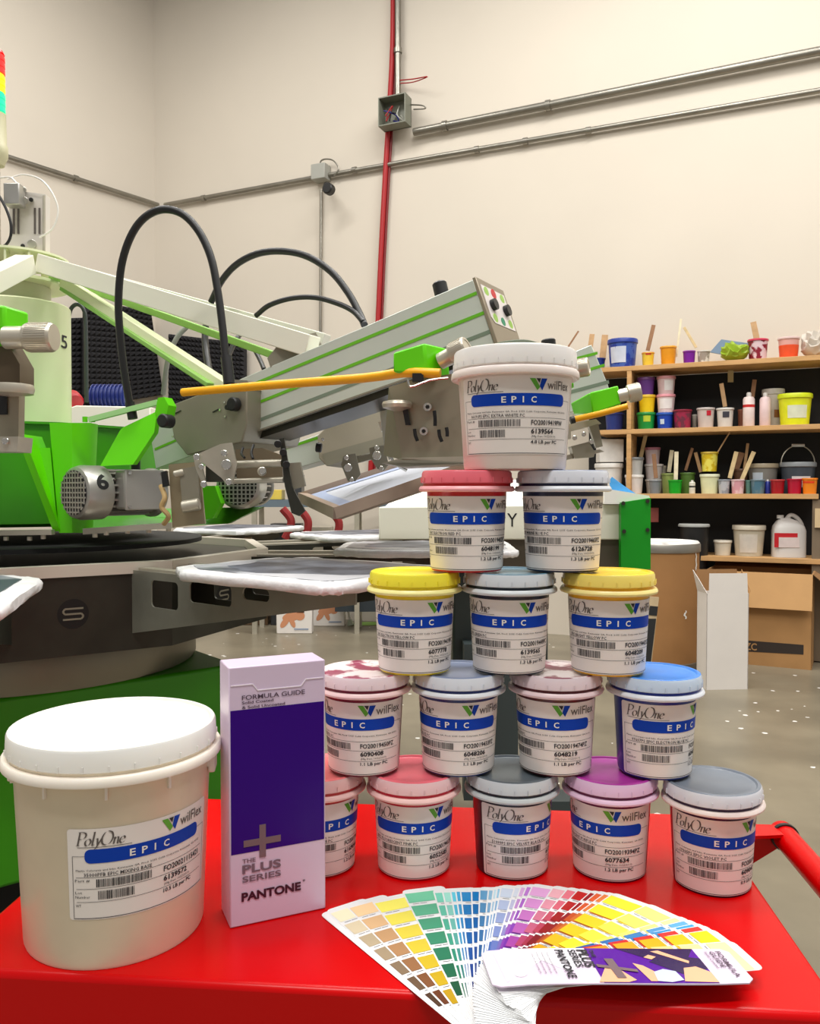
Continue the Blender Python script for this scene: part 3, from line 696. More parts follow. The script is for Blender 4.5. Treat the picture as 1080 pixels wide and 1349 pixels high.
# arms and pallets
wrapm = mat('white_plastic_wrap', (240, 240, 242), .3, var=.1, scale=30, bump=.5)
inkst = mat('ink_stained_pallet_tape', (206, 208, 216), .3, c2=(64, 70, 86), scale=2.6, thr=(.46, .58), bump=.1)
for k, ad in enumerate((-74, -38, -2, 34, 70)):
    e = polar(1, ad) - PC; s = V((-e.y, e.x, 0)); zp = 1.028
    def P(r, q, z): return PC + e*r + s*q + V((0, 0, z))
    for sd in (-1, 1):
        y0 = sd*.09
        # tapered arm cheek with three rounded slots, built as a frame of strips
        m = MB(); zb0, zt0 = .86, 1.012; r0, r1 = .68, 1.40
        def zl(r): return zb0 + (r-r0)/(r1-r0)*(.99-zb0)
        slots = [(.775, .875, .932, .994), (.915, 1.055, .955, 1.0), (1.09, 1.17, .975, 1.0)]
        cur = r0
        for (a, b, lo_, hi_) in slots:
            m.prism([P(cur, y0, zl(cur)), P(a, y0, zl(a)), P(a, y0, zt0), P(cur, y0, zt0)], s*.004)
            m.prism([P(a, y0, zl(a)), P(b, y0, zl(b)), P(b, y0, lo_), P(a, y0, lo_)], s*.004)
            m.prism([P(a, y0, hi_), P(b, y0, hi_), P(b, y0, zt0), P(a, y0, zt0)], s*.004)
            for (cx_, sx) in ((a, 1), (b, -1)):   # rounded slot corners
                for (cz, sz) in ((lo_, 1), (hi_, -1)):
                    pts = [P(cx_, y0, cz)] + [P(cx_ + sx*.011*(1-math.sin(PI/2*j/4)), y0, cz + sz*.011*(1-math.cos(PI/2*j/4))) for j in range(5)]
                    m.prism(pts, s*.004)
            cur = b
        m.prism([P(cur, y0, zl(cur)), P(r1, y0, zl(r1)), P(r1, y0, zt0), P(cur, y0, zt0)], s*.004)
        m.build('arm_plate', dsteel if k in (0, 2, 3, 4, 5) or sd > 0 else mat('worn_grey_steel', (150, 150, 138), .38, .4, var=.25, scale=8), press)
    m = MB(); m.box((0, 0, 0), (.001, .001, .001)) if False else None
    for q in (-.07, .07): MB().bar(P(.72, q, 1.014), P(1.38, q, 1.014), .03, .008).build('arm_rail', steel, press)
    # pallet: board + wrinkled wrap, front corners rounded
    r0, r1, hw = .95, 1.44, .20
    out = [(r0, -hw*.72), (r0+.09, -hw), (r1-.03, -hw), (r1, -hw+.03), (r1, hw-.03), (r1-.03, hw), (r0+.09, hw), (r0, hw*.72)]
    m = MB(); m.prism([P(r, q, 1.020) for r, q in out], V((0, 0, .012))); pb_ = m.build('pallet', steel, press)
    m = MB(); n = 9; rr = random.Random(k)
    # dense outline for a soft, wrinkled edge
    dn = []
    for i in range(len(out)):
        p, q = out[i], out[(i+1) % len(out)]
        for j in range(8): dn.append((p[0]+(q[0]-p[0])*j/8, p[1]+(q[1]-p[1])*j/8))
    cxr, cyr = (r0+r1)/2, 0
    rings = [(1.0, 1.019), (1.018, 1.022), (1.024, 1.029), (1.016, 1.036), (.985, 1.0395), (.8, 1.040)]
    vs = []
    for (sc_, z) in rings:
        for (r, q) in dn: vs.append(P(cxr+(r-cxr)*(sc_+rr.uniform(-.004, .004)), q*(sc_+rr.uniform(-.006, .006)), z + rr.uniform(-.0015, .0015)*(sc_ > .9)))
    k2 = len(dn)
    m.add(vs, [(i*k2+j, i*k2+(j+1) % k2, (i+1)*k2+(j+1) % k2, (i+1)*k2+j) for i in range(len(rings)-1) for j in range(k2)] + [tuple((len(rings)-1)*k2+j for j in range(k2))])
    m.build('pallet_wrap', wrapm, pb_, smooth=50)
    m = MB(); m.prism([P(cxr+(r-cxr)*.9, q*.86, 1.0402) for r, q in out], V((0, 0, .0008))); m.build('pallet_cover', inkst, pb_)
    m = MB(); pts = []
    for j in range(28):
        a_ = 2*PI*j/28; rk = 1 + .10*math.sin(3*a_ + k) + .06*math.sin(7*a_) + rr.uniform(-.03, .03)
        pts.append(P(cxr + .01 + .20*rk*math.cos(a_), .135*rk*math.sin(a_), 1.0412))
    m.add(pts, [tuple(range(28))]); m.build('ink_stain', mat('slate_ink_stain', (48, 52, 66), .4, c2=(112, 118, 132), scale=9, thr=(.36, .60)), pb_, orient=False)
# green upper frame
Yf = 2.05
zt1, zb1 = zat(556, Yf), zat(697, Yf)
body_r = .40
MB().lathe([(body_r*.88, zb1), (body_r, zb1+.01), (body_r, zt1), (body_r+.012, zt1), (body_r+.012, zt1+.006), (.1, zt1+.006)], TC, 12, a0=dg(9)).build('upper_frame', dgreen, press, smooth=20)
MB().lathe([(.1, 1.046), (.52, 1.046), (.52, 1.058), (.1, 1.058)], TC, 48).build('upper_frame_underplate', blackm, press)
def facing(pts, Y, d, name, mm, bevel=0.0, n=None):
    m = MB(); m.prism([at(x, y, Y) for x, y in pts], V((0, d, 0))); return m.build(name, mm, press, bevel=bevel)
facing([(65, 557), (95, 557), (95, 702), (78, 702)], 2.0, .05, 'frame_rib', green)
m = MB(); m.prism([at(95, 557, 2.0), at(119, 557, 2.04), at(112, 702, 2.04), at(95, 702, 2.0)], V((0, .05, 0))); m.build('frame_rib', green, press)
# slanting gusset left of the rib
m = MB(); m.prism([at(22, 575, 1.92), at(30, 572, 1.92), at(80, 700, 2.0), at(70, 700, 2.0)], V((.0, .10, 0))); m.build('gusset', green, press)
m = MB(); m.prism([at(36, 590, 1.98), at(66, 590, 2.0), at(80, 700, 2.02), at(76, 700, 2.0)], V((0, .03, 0))); m.build('gusset', green, press)
# head mounting plate, bright green
m = MB(); m.prism([at(132, 614, 1.95), at(158, 567, 1.97), at(162, 563, 1.97), at(204, 543, 1.93), at(206, 548, 1.93), at(203, 570, 1.93), at(175, 612, 1.93)], V((.006, .012, 0))); m.build('head_mount', green, press)
m = MB(); m.prism([at(204, 543, 1.93), at(208, 524, 1.93), at(216, 523, 1.93), at(222, 534, 1.93), at(219, 548, 1.93), at(206, 552, 1.93)], V((.01, .03, 0))); m.build('head_mount', green, press)
m = MB(); m.bar(at(118, 553, 1.97), at(208, 530, 1.94), .012, .012); m.build('tie_bar', mat('pale_green_bar', (170, 226, 150), .3), press)
for (x, y) in ((112, 553), (122, 553)): MB().cyl(at(x, y+3, 1.97), at(x, y-4, 1.97), .006, 10).build('bolt', green, press)
p = at(213, 554, 1.9); MB().cyl(p, p + V((.012, .03, 0)), .016, 20, bev=.003).build('pivot_knob', black, press)
MB().bar(at(-10, 702, 1.98), at(70, 701, 1.98), .02, .012).build('lower_rail', steel, press); MB().bar(at(112, 700, 2.0), at(228, 692, 1.96), .02, .014).build('lower_rail', steel, press)
for (x, y) in ((8, 709), (39, 709), (57, 707), (125, 705), (140, 702), (168, 700), (196, 699), (222, 697)): MB().cyl(at(x, y-2, 1.98), at(x, y+3, 1.98), .006, 8).build('bolt', steel, press)
# column
zc0, zc1 = zt1+.006, zat(396, 2.38)
MB().lathe([(.146, zc0), (.147, zc1-.004), (.143, zc1), (.0, zc1+.0005)], TC, 64).build('column', cream, press)
zf0, zf1 = zat(368, 2.36), zat(352, 2.36)
MB().lathe([(.093, zc1+.001), (.093, zf0-.001)], TC, 48).build('column_neck', mat('beige_enamel', (205, 205, 178), .35), press)
MB().lathe([(.05, zf0), (.145, zf0), (.145, zf0+.008), (.05, zf0+.008)], TC, 48).build('lower_flange', cream, press)
zf2 = zf0 + .075
MB().lathe([(.05, zf2), (.145, zf2), (.145, zf2+.006), (.05, zf2+.006)], TC, 48).build('upper_flange', cream, press)
for a in (-130, -100, -75, -50, -15, 20, 60): 
    p = polar(.09, a); q = polar(.14, a); m = MB(); m.prism([p + V((0, 0, zf0+.008)), q + V((0, 0, zf0+.008)), q + V((0, 0, zf2)), p + V((0, 0, zf2))], V((math.sin(dg(a)), -math.cos(dg(a)), 0))*.006); m.build('flange_rib', cream, press)
vs, fs = text_mesh('5', .01, 4)
def colw(u, z, o=.0008): a = dg(-9) + u/.147; return PC + V(((.147+o)*math.cos(a), (.147+o)*math.sin(a), z))
z5 = zat(455, 2.4); m = MB(); m.add([colw(-.012 + x*.032, z5 - .004 + y*.038) for x, y in vs], fs); m.build('number', ink, press, orient=False)
# stay beams from flange down to the heads
def beam(p0, p1, Y0, Y1, w_, h_, name='stay_beam', mm=creamw):
    m = MB(); m.bar(at(p0[0], p0[1], Y0), at(p1[0], p1[1], Y1), w_, h_); return m.build(name, mm, press, bevel=.002)
beam((56, 348), (412, 457), 2.34, 1.93, .045, .050)
beam((70, 364), (372, 472), 2.40, 2.06, .03, .018, mm=mat('leaf_green_edge', (140, 190, 90), .4))
beam((84, 352), (430, 448), 2.5, 2.2, .04, .03)
beam((86, 372), (300, 512), 2.36, 2.0, .035, .030, mm=cream)
beam((86, 381), (280, 508), 2.36, 2.0, .035, .012, mm=mat('leaf_green_edge', (140, 190, 90), .4))
beam((34, 348), (-60, 395), 2.3, 1.9, .05, .05)
m = MB(); m.prism([at(372, 447, 1.96), at(416, 438, 1.96), at(421, 450, 1.96), at(412, 458, 1.96), at(356, 484, 1.96), at(352, 472, 1.96)], V((0, .05, 0))); m.build('stay_bracket', olive, press)
for (x, y) in ((400, 452), (414, 447)): MB().cyl(at(x, y, 1.955), at(x, y, 1.94), .0085, 14).build('bolt', chrome, press)
# valve plate and light tower
m = MB(); m.prism([at(26, 332, 2.42), at(60, 334, 2.42), at(60, 256, 2.42), at(12, 250, 2.42), at(12, 332, 2.42)], V((0, .03, 0))); m.build('valve_plate', mat('light_grey_plate', (214, 208, 200), .45), press)
for x in (18, 24, 46, 52): MB().bar(at(x, 274, 2.418), at(x, 308, 2.418), .005, .003, up=(0, 1, 0)).build('plate_slot', inkg, press)
MB().cyl(at(58, 258, 2.41), at(58, 333, 2.41), .004, 8).build('rod', steel, press)
for (x, y, r) in ((31, 264, .012), (42, 321, .012), (31, 250, .008), (41, 263, .006), (30, 324, .006)): MB().cyl(at(x, y, 2.42), at(x, y, 2.39), r, 14, bev=.001).build('fitting', silver if r > .007 else black, press)
m = MB(); m.box((-.02, -.02, -.03), (.025, .02, .03), M=Matrix.Translation(at(18, 258, 2.38))); m.build('valve_block', silver, press, bevel=.003)
MB().tube([at(10, 236, 2.38), at(32, 230, 2.38), at(58, 240, 2.38), at(76, 272, 2.38), at(70, 300, 2.38), at(52, 313, 2.38)], .0025, 8).build('air_line', mat('clear_tubing', (235, 232, 226), .2), press)
MB().tube([at(0, 234, 2.37), at(14, 234, 2.37), at(26, 246, 2.37)], .0025, 8).build('air_line', mat('clear_tubing', (235, 232, 226), .2), press)
MB().tube([at(-6, 250, 2.34), at(8, 275, 2.34), at(15, 300, 2.34), at(10, 320, 2.34), at(-8, 332, 2.34)], .004, 8).build('air_line', black, press)
tx = at(-6, 220, 2.42); TT = Matrix.Translation((tx.x, tx.y, 0)); zz = lambda y: zat(y, 2.42)
MB().lathe([(.012, zz(340)), (.012, zz(218))], TT, 16).build('tower_pole', chrome, press)
MB().lathe([(.024, zz(218)), (.028, zz(212)), (.034, zz(206)), (.034, zz(193)), (.031, zz(191)), (.0295, zz(150))], TT, 32).build('tower_base', mat('khaki_plastic', (196, 192, 158), .45), press)
def lens(y0, y1, c, st, ns):
    rr = .0285; pr = []
    for i in range(ns):
        a = zz(y0) + (zz(y1)-zz(y0))*i/ns; b = zz(y0) + (zz(y1)-zz(y0))*(i+.6)/ns; c_ = zz(y0) + (zz(y1)-zz(y0))*(i+1)/ns
        pr += [(rr, a), (rr, b), (rr*.93, b+.001), (rr*.93, c_-.001)]
    MB().lathe(pr, TT, 32).build('tower_lens', mat('lens_%d_%d' % (c[0], c[1]), c, .3, emit=c, estr=st), press)
lens(148, 122, (20, 214, 130), 1.5, 3); lens(121, 98, (255, 190, 10), 1.3, 3); lens(97, 72, (250, 30, 30), 1.3, 3)
MB().lathe([(.028, zz(71)), (.024, zz(67)), (.0, zz(66))], TT, 32).build('tower_cap', mat('red_lens_cap', (225, 40, 40), .3), press)

# motors
def motor(fc, Yc, ax, R, Lc, Lb, num=None, box=True):
    ax = V(ax).normalized(); p = at(fc[0], fc[1], Yc); side = V((ax.y, -ax.x, 0))   # side = towards the camera
    if side.y > 0: side = -side
    t = bpy.data.objects.new('motor', None); col.objects.link(t); t.parent = press; t.location = p - PC; WL[t.name] = p
    Mx = Matrix.Translation(p) @ ax.to_track_quat('Z', 'Y').to_matrix().to_4x4()
    MB().lathe([(R*.80, .0), (R*.93, .004), (R, .018), (R, Lc), (R*.9, Lc+.001)], Mx, 48).build('fan_cowl', silver, t)
    m = MB(); m.cyl(p - ax*.0006, p - ax*.0002, R*.82, 32); m.build('grille_backing', blackm, t)
    m = MB(); up = V((0, 0, 1)); hv = ax.cross(up).normalized(); n = 9
    for i in range(-n//2+1, n//2+1):
        q = i*R*1.6/n; L = math.sqrt(max(0, (R*.82)**2 - q*q))
        m.bar(p - ax*.002 + hv*q - up*L, p - ax*.002 + hv*q + up*L, R*.055, .0025, up=ax); m.bar(p - ax*.002 + up*q - hv*L, p - ax*.002 + up*q + hv*L, R*.055, .0025, up=ax)
    m.build('fan_grille', silver, t)
    c = p + ax*Lc
    MB().cyl(c, c + ax*Lb, R*.70, 32).build('housing', mat('shadow_grey_casting', (70, 70, 68), .5, .4), t)
    for i in range(20):
        a = 2*PI*i/20; d = hv*math.cos(a) + up*math.sin(a)
        m = MB(); m.bar(c + d*R*.78 + ax*.002, c + d*R*.78 + ax*(Lb-.01), .0045, R*.2, up=d); m.build('cooling_fin', silver, t)
    MB().cyl(c + ax*Lb, c + ax*(Lb+.02), R*.95, 32, bev=.004).build('end_bell', silver, t)
    if box:
        b = c + ax*(Lb*.50) + side*R*.75 + up*R*.1
        Mb = Matrix.Translation(b) @ Matrix(((ax.x, side.x, 0), (ax.y, side.y, 0), (0, 0, 1))).to_4x4()
        m = MB(); m.box((-.052, -.01, -.046), (.052, .032, .046), M=Mb); tb = m.build('terminal_box', mat('grey_casting', (172, 170, 164), .4, .4), t, bevel=.006)
        m = MB(); m.box((-.054, .032, -.048), (.054, .038, .048), M=Mb); m.build('box_lid', mat('grey_casting', (172, 170, 164), .4, .4), tb, bevel=.004) if False else m.build('box_lid', mat('grey_casting', (172, 170, 164), .4, .4), t, bevel=.004)
        for sx in (-1, 1):
            for sz in (-1, 1): q = Mb @ V((sx*.045, .038, sz*.039)); MB().cyl(q, q + side*.003, .004, 10).build('screw', chrome, t)
        MB().cyl(b + up*.046, b + up*.075, .011, 12).build('cable_gland', black, t)
        MB().tube([b + up*.07, b + up*.085 + ax*.004, b + up*.11 + ax*.018], .005, 8).build('cable', white, t)
    if num:
        vs, fs = text_mesh(num, .035, 4); m = MB(); cc = p + ax*(Lc*.55); a0_ = dg(24)
        for_ = [cc + ax*((x-.5)*.030) + (side*math.cos(a0_ + (y-.5)*.040/R) + up*math.sin(a0_ + (y-.5)*.040/R))*(R+.0006) for x, y in vs]
        m.add(for_, fs); m.build('number', blackm, t, orient=False)
motor((97, 649), 1.93, (.60, .80, 0), .064, .066, .135, '6')
motor((313, 640), 2.35, (.05, 1, 0), .066, .08, .1, None, False)
m = MB(); m.prism([at(265, 640, 2.3), at(283, 640, 2.3), at(291, 663, 2.3), at(280, 683, 2.3), at(271, 684, 2.3)], V((0, .05, 0))); m.build('gusset', green, press)
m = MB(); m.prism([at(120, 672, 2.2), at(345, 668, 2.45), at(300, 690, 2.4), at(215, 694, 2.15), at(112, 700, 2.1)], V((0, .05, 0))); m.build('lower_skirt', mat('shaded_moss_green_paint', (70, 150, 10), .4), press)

# ---- print heads
class Frame:
    def __init__(s, P, deg, tilt):
        c, sn = math.cos(dg(tilt)), math.sin(dg(tilt)); h = V((math.cos(dg(deg)), math.sin(dg(deg)), 0))
        s.x = V((h.x*c, h.y*c, sn)); s.y = V((-h.y, h.x, 0)); s.z = s.x.cross(s.y); s.o = V(P)
    def px(s, x, y, off=0.0):
        p = onp(x, y, s.o + s.y*off, s.y) - s.o; return (p.dot(s.x), p.dot(s.z))
    def w(s, x, y, z): return s.o + s.x*x + s.y*y + s.z*z
    def prism(s, mb, pix, y0, y1, off=None, mi=0):
        q = [s.px(a, b, y0 if off is None else off) for a, b in pix]
        return mb.prism([s.w(a, y0, b) for a, b in q], s.y*(y1-y0), mi)
def sub(name, parent, loc):
    t = bpy.data.objects.new(name, None); col.objects.link(t); t.parent = parent; t.location = V(loc) - WL[parent.name]; WL[t.name] = V(loc); return t
def knob_cyl(p, d, r, L, parent, name='adjusting_knob'):
    d = V(d).normalized(); m = MB(); M = Matrix.Translation(p) @ d.to_track_quat('Z', 'Y').to_matrix().to_4x4()
    m.lathe([(r*.72, 0), (r*.72, L*.42), (r*.95, L*.44), (r, L*.5), (r, L*.95), (r*.93, L), (r*.7, L), (r*.68, L-.001), (0.0001, L-.001)], M, 40)
    for j in range(36):
        a = 2*PI*j/36; m.box((r*.99, -r*.03, L*.5), (r*1.03, r*.03, L*.93), M=M @ Matrix.Rotation(a, 4, 'Z'))
    return m.build(name, knobm, parent)

# head one
P1 = at(623, 368, 1.70); fr = Frame(P1, -30, 14.7)
h1 = sub('print_head', press, fr.w(-.5, .06, -.2))
BW = .133
m = MB(); fr.prism(m, [(623, 368), (653, 459), (480, 520), (326, 573), (205, 618), (196, 560), (317, 499), (480, 430)], 0, BW); m.build('beam', alu, h1, bevel=.002)
m = MB(); fr.prism(m, [(350, 560), (653, 457), (655, 464), (480, 532), (320, 585), (320, 574)], .01, BW-.01); m.build('slide_rail', dsteel, h1)
for pts in ([(200, 590), (349, 532), (480, 475), (640, 411)], ):
    pass
def stripe(a, b, th, mm, name, y=-.0006):
    m = MB(); (x0, z0), (x1, z1) = fr.px(*a), fr.px(*b)
    m.prism([fr.w(x0, 0, z0-th/2), fr.w(x1, 0, z1-th/2), fr.w(x1, 0, z1+th/2), fr.w(x0, 0, z0+th/2)], fr.y*y*1.0); m.build(name, mm, h1)
stripe((327, 509), (628, 386), .007, stripeg, 'green_stripe', -.0010)
stripe((204, 592), (326, 540), .006, stripeg, 'green_stripe', -.0010)
stripe((326, 536), (640, 411), .007, stripeg, 'green_stripe', -.0010)
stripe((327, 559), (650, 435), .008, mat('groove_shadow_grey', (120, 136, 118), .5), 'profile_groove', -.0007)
stripe((326, 573), (653, 459), .004, olive, 'lower_lip', -.006)
m = MB(); m.box((0, 0, 0), (1, 1, 1)) if False else None
# end cap with control panel
(xa, za), (xb, zb_) = fr.px(623, 368), fr.px(655, 464); xe = max(xa, xb) + .0
def EP(y, z, o=0.0):
    x = xa + (xb-xa)*(z-za)/(zb_-za); return fr.w(x, y, z) + fr.x*o
m = MB(); m.prism([EP(-.003, za+.003), EP(BW+.003, za+.003), EP(BW+.003, zb_-.02), EP(-.003, zb_-.02)], fr.x*.008); cap = m.build('end_cap', mat('olive_brown_sheet', (150, 138, 118), .4, .3), h1, bevel=.0015)
zc = za-.012; zd = za + (zb_-za)*.60
m = MB(); m.prism([EP(.008, zc, .008), EP(BW-.008, zc, .008), EP(BW-.008, zd, .008), EP(.02, zd, .008), EP(.008, zd+.012, .008)], fr.x*.001); m.build('control_panel', mat('panel_white', (226, 218, 214), .35), h1)
def disc(y, z, r, mm, name, L=.0008, o=.009):
    p = EP(y, z, o); MB().cyl(p, p + fr.x*L, r, 20).build(name, mm, h1)
dz = zd - zc
disc(BW*.48, zc+dz*.13, .0115, mat('red_button', (205, 30, 40), .4), 'button'); disc(BW*.50, zc+dz*.87, .0095, mat('teal_button', (20, 140, 100), .4), 'button')
for (y, z) in ((.2, .15), (.8, .15), (.22, .85), (.8, .85)): disc(BW*y, zc+dz*z, .010, mat('lime_button', (160, 205, 90), .4), 'button')
for y in (.26, .76): disc(BW*y, zc+dz*.5, .0120, black, 'dial', .010)
p = fr.w(*[fr.px(575, 392)[0], .03, fr.px(575, 388)[1]]); MB().cyl(p, p + fr.z*.034, .0155, 20, bev=.003).build('top_knob', black, h1)
# near-black lever arch above the pail
MB().tube([at(640, 463, 1.6), at(660, 455, 1.6), at(690, 452, 1.6), at(712, 457, 1.6)], .007, 8).build('lever', mat('dark_olive', (60, 76, 44), .4), h1)
# cover at the inner end
m = MB(); fr.prism(m, [(221, 535), (300, 505), (325, 510), (325, 560), (318, 583), (246, 600), (229, 578)], -.05, BW+.03, off=-.05); m.build('drive_cover', olive, h1, bevel=.003)
m = MB(); fr.prism(m, [(262, 508), (292, 498), (318, 500), (326, 512), (300, 512)], -.03, BW, off=-.05); m.build('cover_top', olive, h1)
p = fr.w(*[fr.px(312, 533, -.05)[0], -.05, fr.px(312, 533, -.05)[1]]); MB().cyl(p, p - fr.y*.02, .016, 24, bev=.003).build('round_knob', black, h1); 
p = fr.w(*[fr.px(302, 537, -.05)[0], -.05, fr.px(302, 537, -.05)[1]]); MB().cyl(p, p - fr.y*.01, .006, 12).build('bolt', black, h1)
for (x, y) in ((296, 530), (297, 549), (228, 575), (290, 540)):
    q = fr.px(x, y, -.051); p = fr.w(q[0], -.051, q[1]); MB().cyl(p, p - fr.y*.002, .0028, 8).build('screw', chrome, h1)
for (x, y) in ((234, 543), (284, 541)):
    m = MB()
    a, b = fr.px(x-4, y+2, -.0515), fr.px(x+4, y-2, -.0515); m.bar(fr.w(a[0], -.0515, a[1]), fr.w(b[0], -.0515, b[1]), .002, .002); m.build('cover_slot', black, h1)
# guide bar, lock boxes and knobs of the screen clamp
MB().tube([at(241, 517, 1.80), at(360, 507, 1.68), at(480, 498, 1.56), at(531, 491, 1.51), at(580, 492, 1.49)], .0088, 14, smooth=3).build('guard_bar', yellow, press)
MB().cyl(at(243, 517, 1.80), at(240, 517, 1.803), .0088, 14).build('bar_cap', black, press)
def lockbox(c0, poly, Y, side, kn, kr, kL, kdir):
    m = MB(); m.prism([at(x, y, Y) for x, y in poly], side); m.build('clamp_housing', green, press, bevel=.004)
    knob_cyl(at(kn[0], kn[1], Y + side[1]*.4), kdir, kr, kL, press)
lockbox(None, [(517, 464), (559, 451), (562, 492), (517, 491)], 1.50, (.045, .045, -.003), (580, 476), .021, .058, (.80, -.42, .36))
lockbox(None, [(735, 492), (752, 488), (756, 508), (735, 510)], 1.98, (.01, .05, 0), (748, 488), .022, .05, (.8, -.3, .12))
# carriage plate under the beam end
m = MB(); m.prism([at(512, 510, 1.56), at(545, 500, 1.54), at(612, 490, 1.50), at(618, 606, 1.50), at(530, 606, 1.56)], V((.0, .006, 0))); cp = m.build('clamp_plate', mat('warm_grey_metal', (158, 150, 130), .4, .4, var=.08), press)
m = MB(); m.prism([at(512, 510, 1.56), at(530, 606, 1.56), at(505, 600, 1.66)], V((.003, .006, 0))); m.build('clamp_cheek', mat('warm_grey_metal', (158, 150, 130), .4, .4, var=.08), press)
m = MB(); m.prism([at(503, 610, 1.66), at(530, 603, 1.55), at(625, 601, 1.48), at(628, 610, 1.48), at(530, 615, 1.55)], V((.01, .14, 0))); m.build('clamp_ledge', steel, press)
for (x, y, l, c_) in ((572, 551, 10, 0), (546, 573, 8, 1), (578, 574, 8, 1), (588, 569, 6, 0)):
    m = MB(); m.tube([at(x, y-l, 1.494+.0018*(590-x)*.5/1), at(x+1, y, 1.494+.0018*(590-x)*.5), at(x+(4 if c_ else 1), y+l, 1.494+.0018*(590-x)*.5)], .0032, 8); m.build('slot', blackm, press)
for (x, y) in ((563, 536), (558, 568)):
    MB().cyl(at(x, y, 1.53), at(x, y, 1.518), .0075, 16).build('bolt', chrome, press); MB().cyl(at(x, y, 1.5178), at(x, y, 1.517), .004, 6).build('bolt_socket', black, press)
m = MB(); m.prism([at(530, 539, 1.54), at(537, 539, 1.54), at(541, 560, 1.54), at(534, 560, 1.54)], V((0, .004, 0))); m.build('scale_plate', black, press)
p = at(523, 533, 1.53); m = MB(); m.lathe([(.006, -.012), (.026, -.006), (.028, .0), (.026, .005), (.012, .008), (.0001, .008)], Matrix.Translation(p), 32); m.build('hand_wheel', knobm, press)
m = MB(); m.tube([at(537, 500, 1.47), at(539, 508, 1.47), at(545, 509, 1.47), at(566, 501, 1.47), at(590, 498, 1.47)], .0022, 6, smooth=2); m.build('wire_clip', chrome, press)
m = MB(); m.box((0, -.01, 0), (.02, .01, .014), M=Matrix.Translation(at(543, 503, 1.5))); m.build('clip_pad', black, press)
# squeegee linkages under head one
def plate(pts, Y, d=.006, mm=steel, name='link_plate', bev=0.0): 
    m = MB(); m.prism([at(x, y, Y) for x, y in pts], V((0, d, 0))); return m.build(name, mm, press, bevel=bev)
def bolt(x, y, Y, r=.006, mm=chrome, L=.006): MB().cyl(at(x, y, Y), at(x, y, Y-L), r, 14, bev=.001).build('bolt', mm, press)
plate([(290, 585), (305, 583), (312, 612), (306, 638), (298, 638), (292, 630), (262, 606), (256, 600)], 1.80, .008)
plate([(254, 600), (262, 598), (272, 640), (268, 642), (258, 618)], 1.82, .008)
for (x, y, r) in ((259, 602, .007), (295, 597, .007), (298, 612, .011), (301, 635, .007), (268, 638, .007), (265, 615, .006)): bolt(x, y, 1.79, r)
m = MB(); m.box((-.024, -.01, -.022), (.022, .02, .022), M=Matrix.Translation(at(286, 622, 1.86))); m.build('air_cylinder', dsteel, press, bevel=.003)
MB().cyl(at(308, 612, 1.84), at(372, 610, 1.80), .0085, 16).build('cross_rod', steel, press); MB().cyl(at(308, 634, 1.84), at(374, 632, 1.80), .006, 16).build('cross_rod', steel, press)
plate([(310, 592), (345, 590), (372, 600), (372, 636), (312, 636)], 1.88, .05, mat('bronze_grey', (128, 114, 92), .45, .4, var=.2), 'squeegee_carriage')
plate([(368, 578), (374, 577), (384, 640), (402, 673), (394, 680), (384, 676), (375, 640)], 1.79, .01, dsteel, 'link_arm')
plate([(380, 610), (395, 609), (402, 640), (386, 645)], 1.80, .02, olive, 'clamp_pad')
MB().cyl(at(345, 621, 1.86), at(345, 621, 1.80), .010, 16, bev=.002).build('clamp_screw', steel, press)
bolt(346, 620, 1.80, .008)
MB().tube([at(320, 590, 1.84), at(318, 598, 1.82), at(322, 603, 1.8)], .003, 6).build('air_line', black, press)
MB().tube([at(334, 586, 1.84), at(331, 596, 1.82), at(333, 604, 1.8)], .003, 6).build('air_line', black, press)
for q in ((366, 585), (373, 596), (377, 612)): bolt(q[0], q[1], 1.785, .008, black, .012)
# inner bracket below the cover, tan steel
plate([(222, 612), (262, 608), (270, 690), (227, 695)], 1.92, .01, mat('tan_steel', (166, 152, 122), .38, .5, var=.2), 'lift_bracket')
plate([(236, 618), (258, 614), (262, 660), (240, 664)], 1.90, .03, olive, 'lift_cylinder')
for a_, b_, r_ in (((240, 668), (263, 664), .014), ((229, 625), (242, 622), .008)): MB().cyl(at(*a_, 1.9), at(*b_, 1.9), r_, 16, bev=.002).build('cylinder_fitting', steel, press)
MB().tube([at(212, 640, 1.92), at(217, 655, 1.9), at(213, 668, 1.9), at(222, 680, 1.9), at(216, 690, 1.92)], .006, 8).build('cable_bundle', mat('tan_cord', (190, 160, 110), .8), press)
plate([(212, 622), (219, 620), (222, 640), (214, 642)], 1.9, .01, black, 'sensor')

# head two, behind
P2 = at(780, 454, 2.35); f2 = Frame(P2, -8, 9)
h2 = sub('print_head', press, f2.w(-.5, .06, -.2))
m = MB(); f2.prism(m, [(779, 454), (800, 505), (806, 524), (744, 546), (430, 606), (378, 620), (372, 590), (420, 572), (700, 483), (745, 468)], 0, .13); m.build('beam', alu, h2, bevel=.002)
for a, b in (((738, 478), (787, 465)), ((738, 498), (796, 481)), ((372, 592), (421, 576))):
    m = MB(); (x0, z0), (x1, z1) = f2.px(*a), f2.px(*b); m.prism([f2.w(x0, 0, z0-.004), f2.w(x1, 0, z1-.004), f2.w(x1, 0, z1+.004), f2.w(x0, 0, z0+.004)], f2.y*-.001); m.build('green_stripe', stripeg, h2)
m = MB(); (x0, z0), (x1, z1) = f2.px(738, 520), f2.px(802, 503); m.prism([f2.w(x0, 0, z0-.005), f2.w(x1, 0, z1-.005), f2.w(x1, 0, z1+.005), f2.w(x0, 0, z0+.005)], f2.y*-.0008); m.build('profile_groove', mat('groove_shadow_grey', (120, 136, 118), .5), h2)
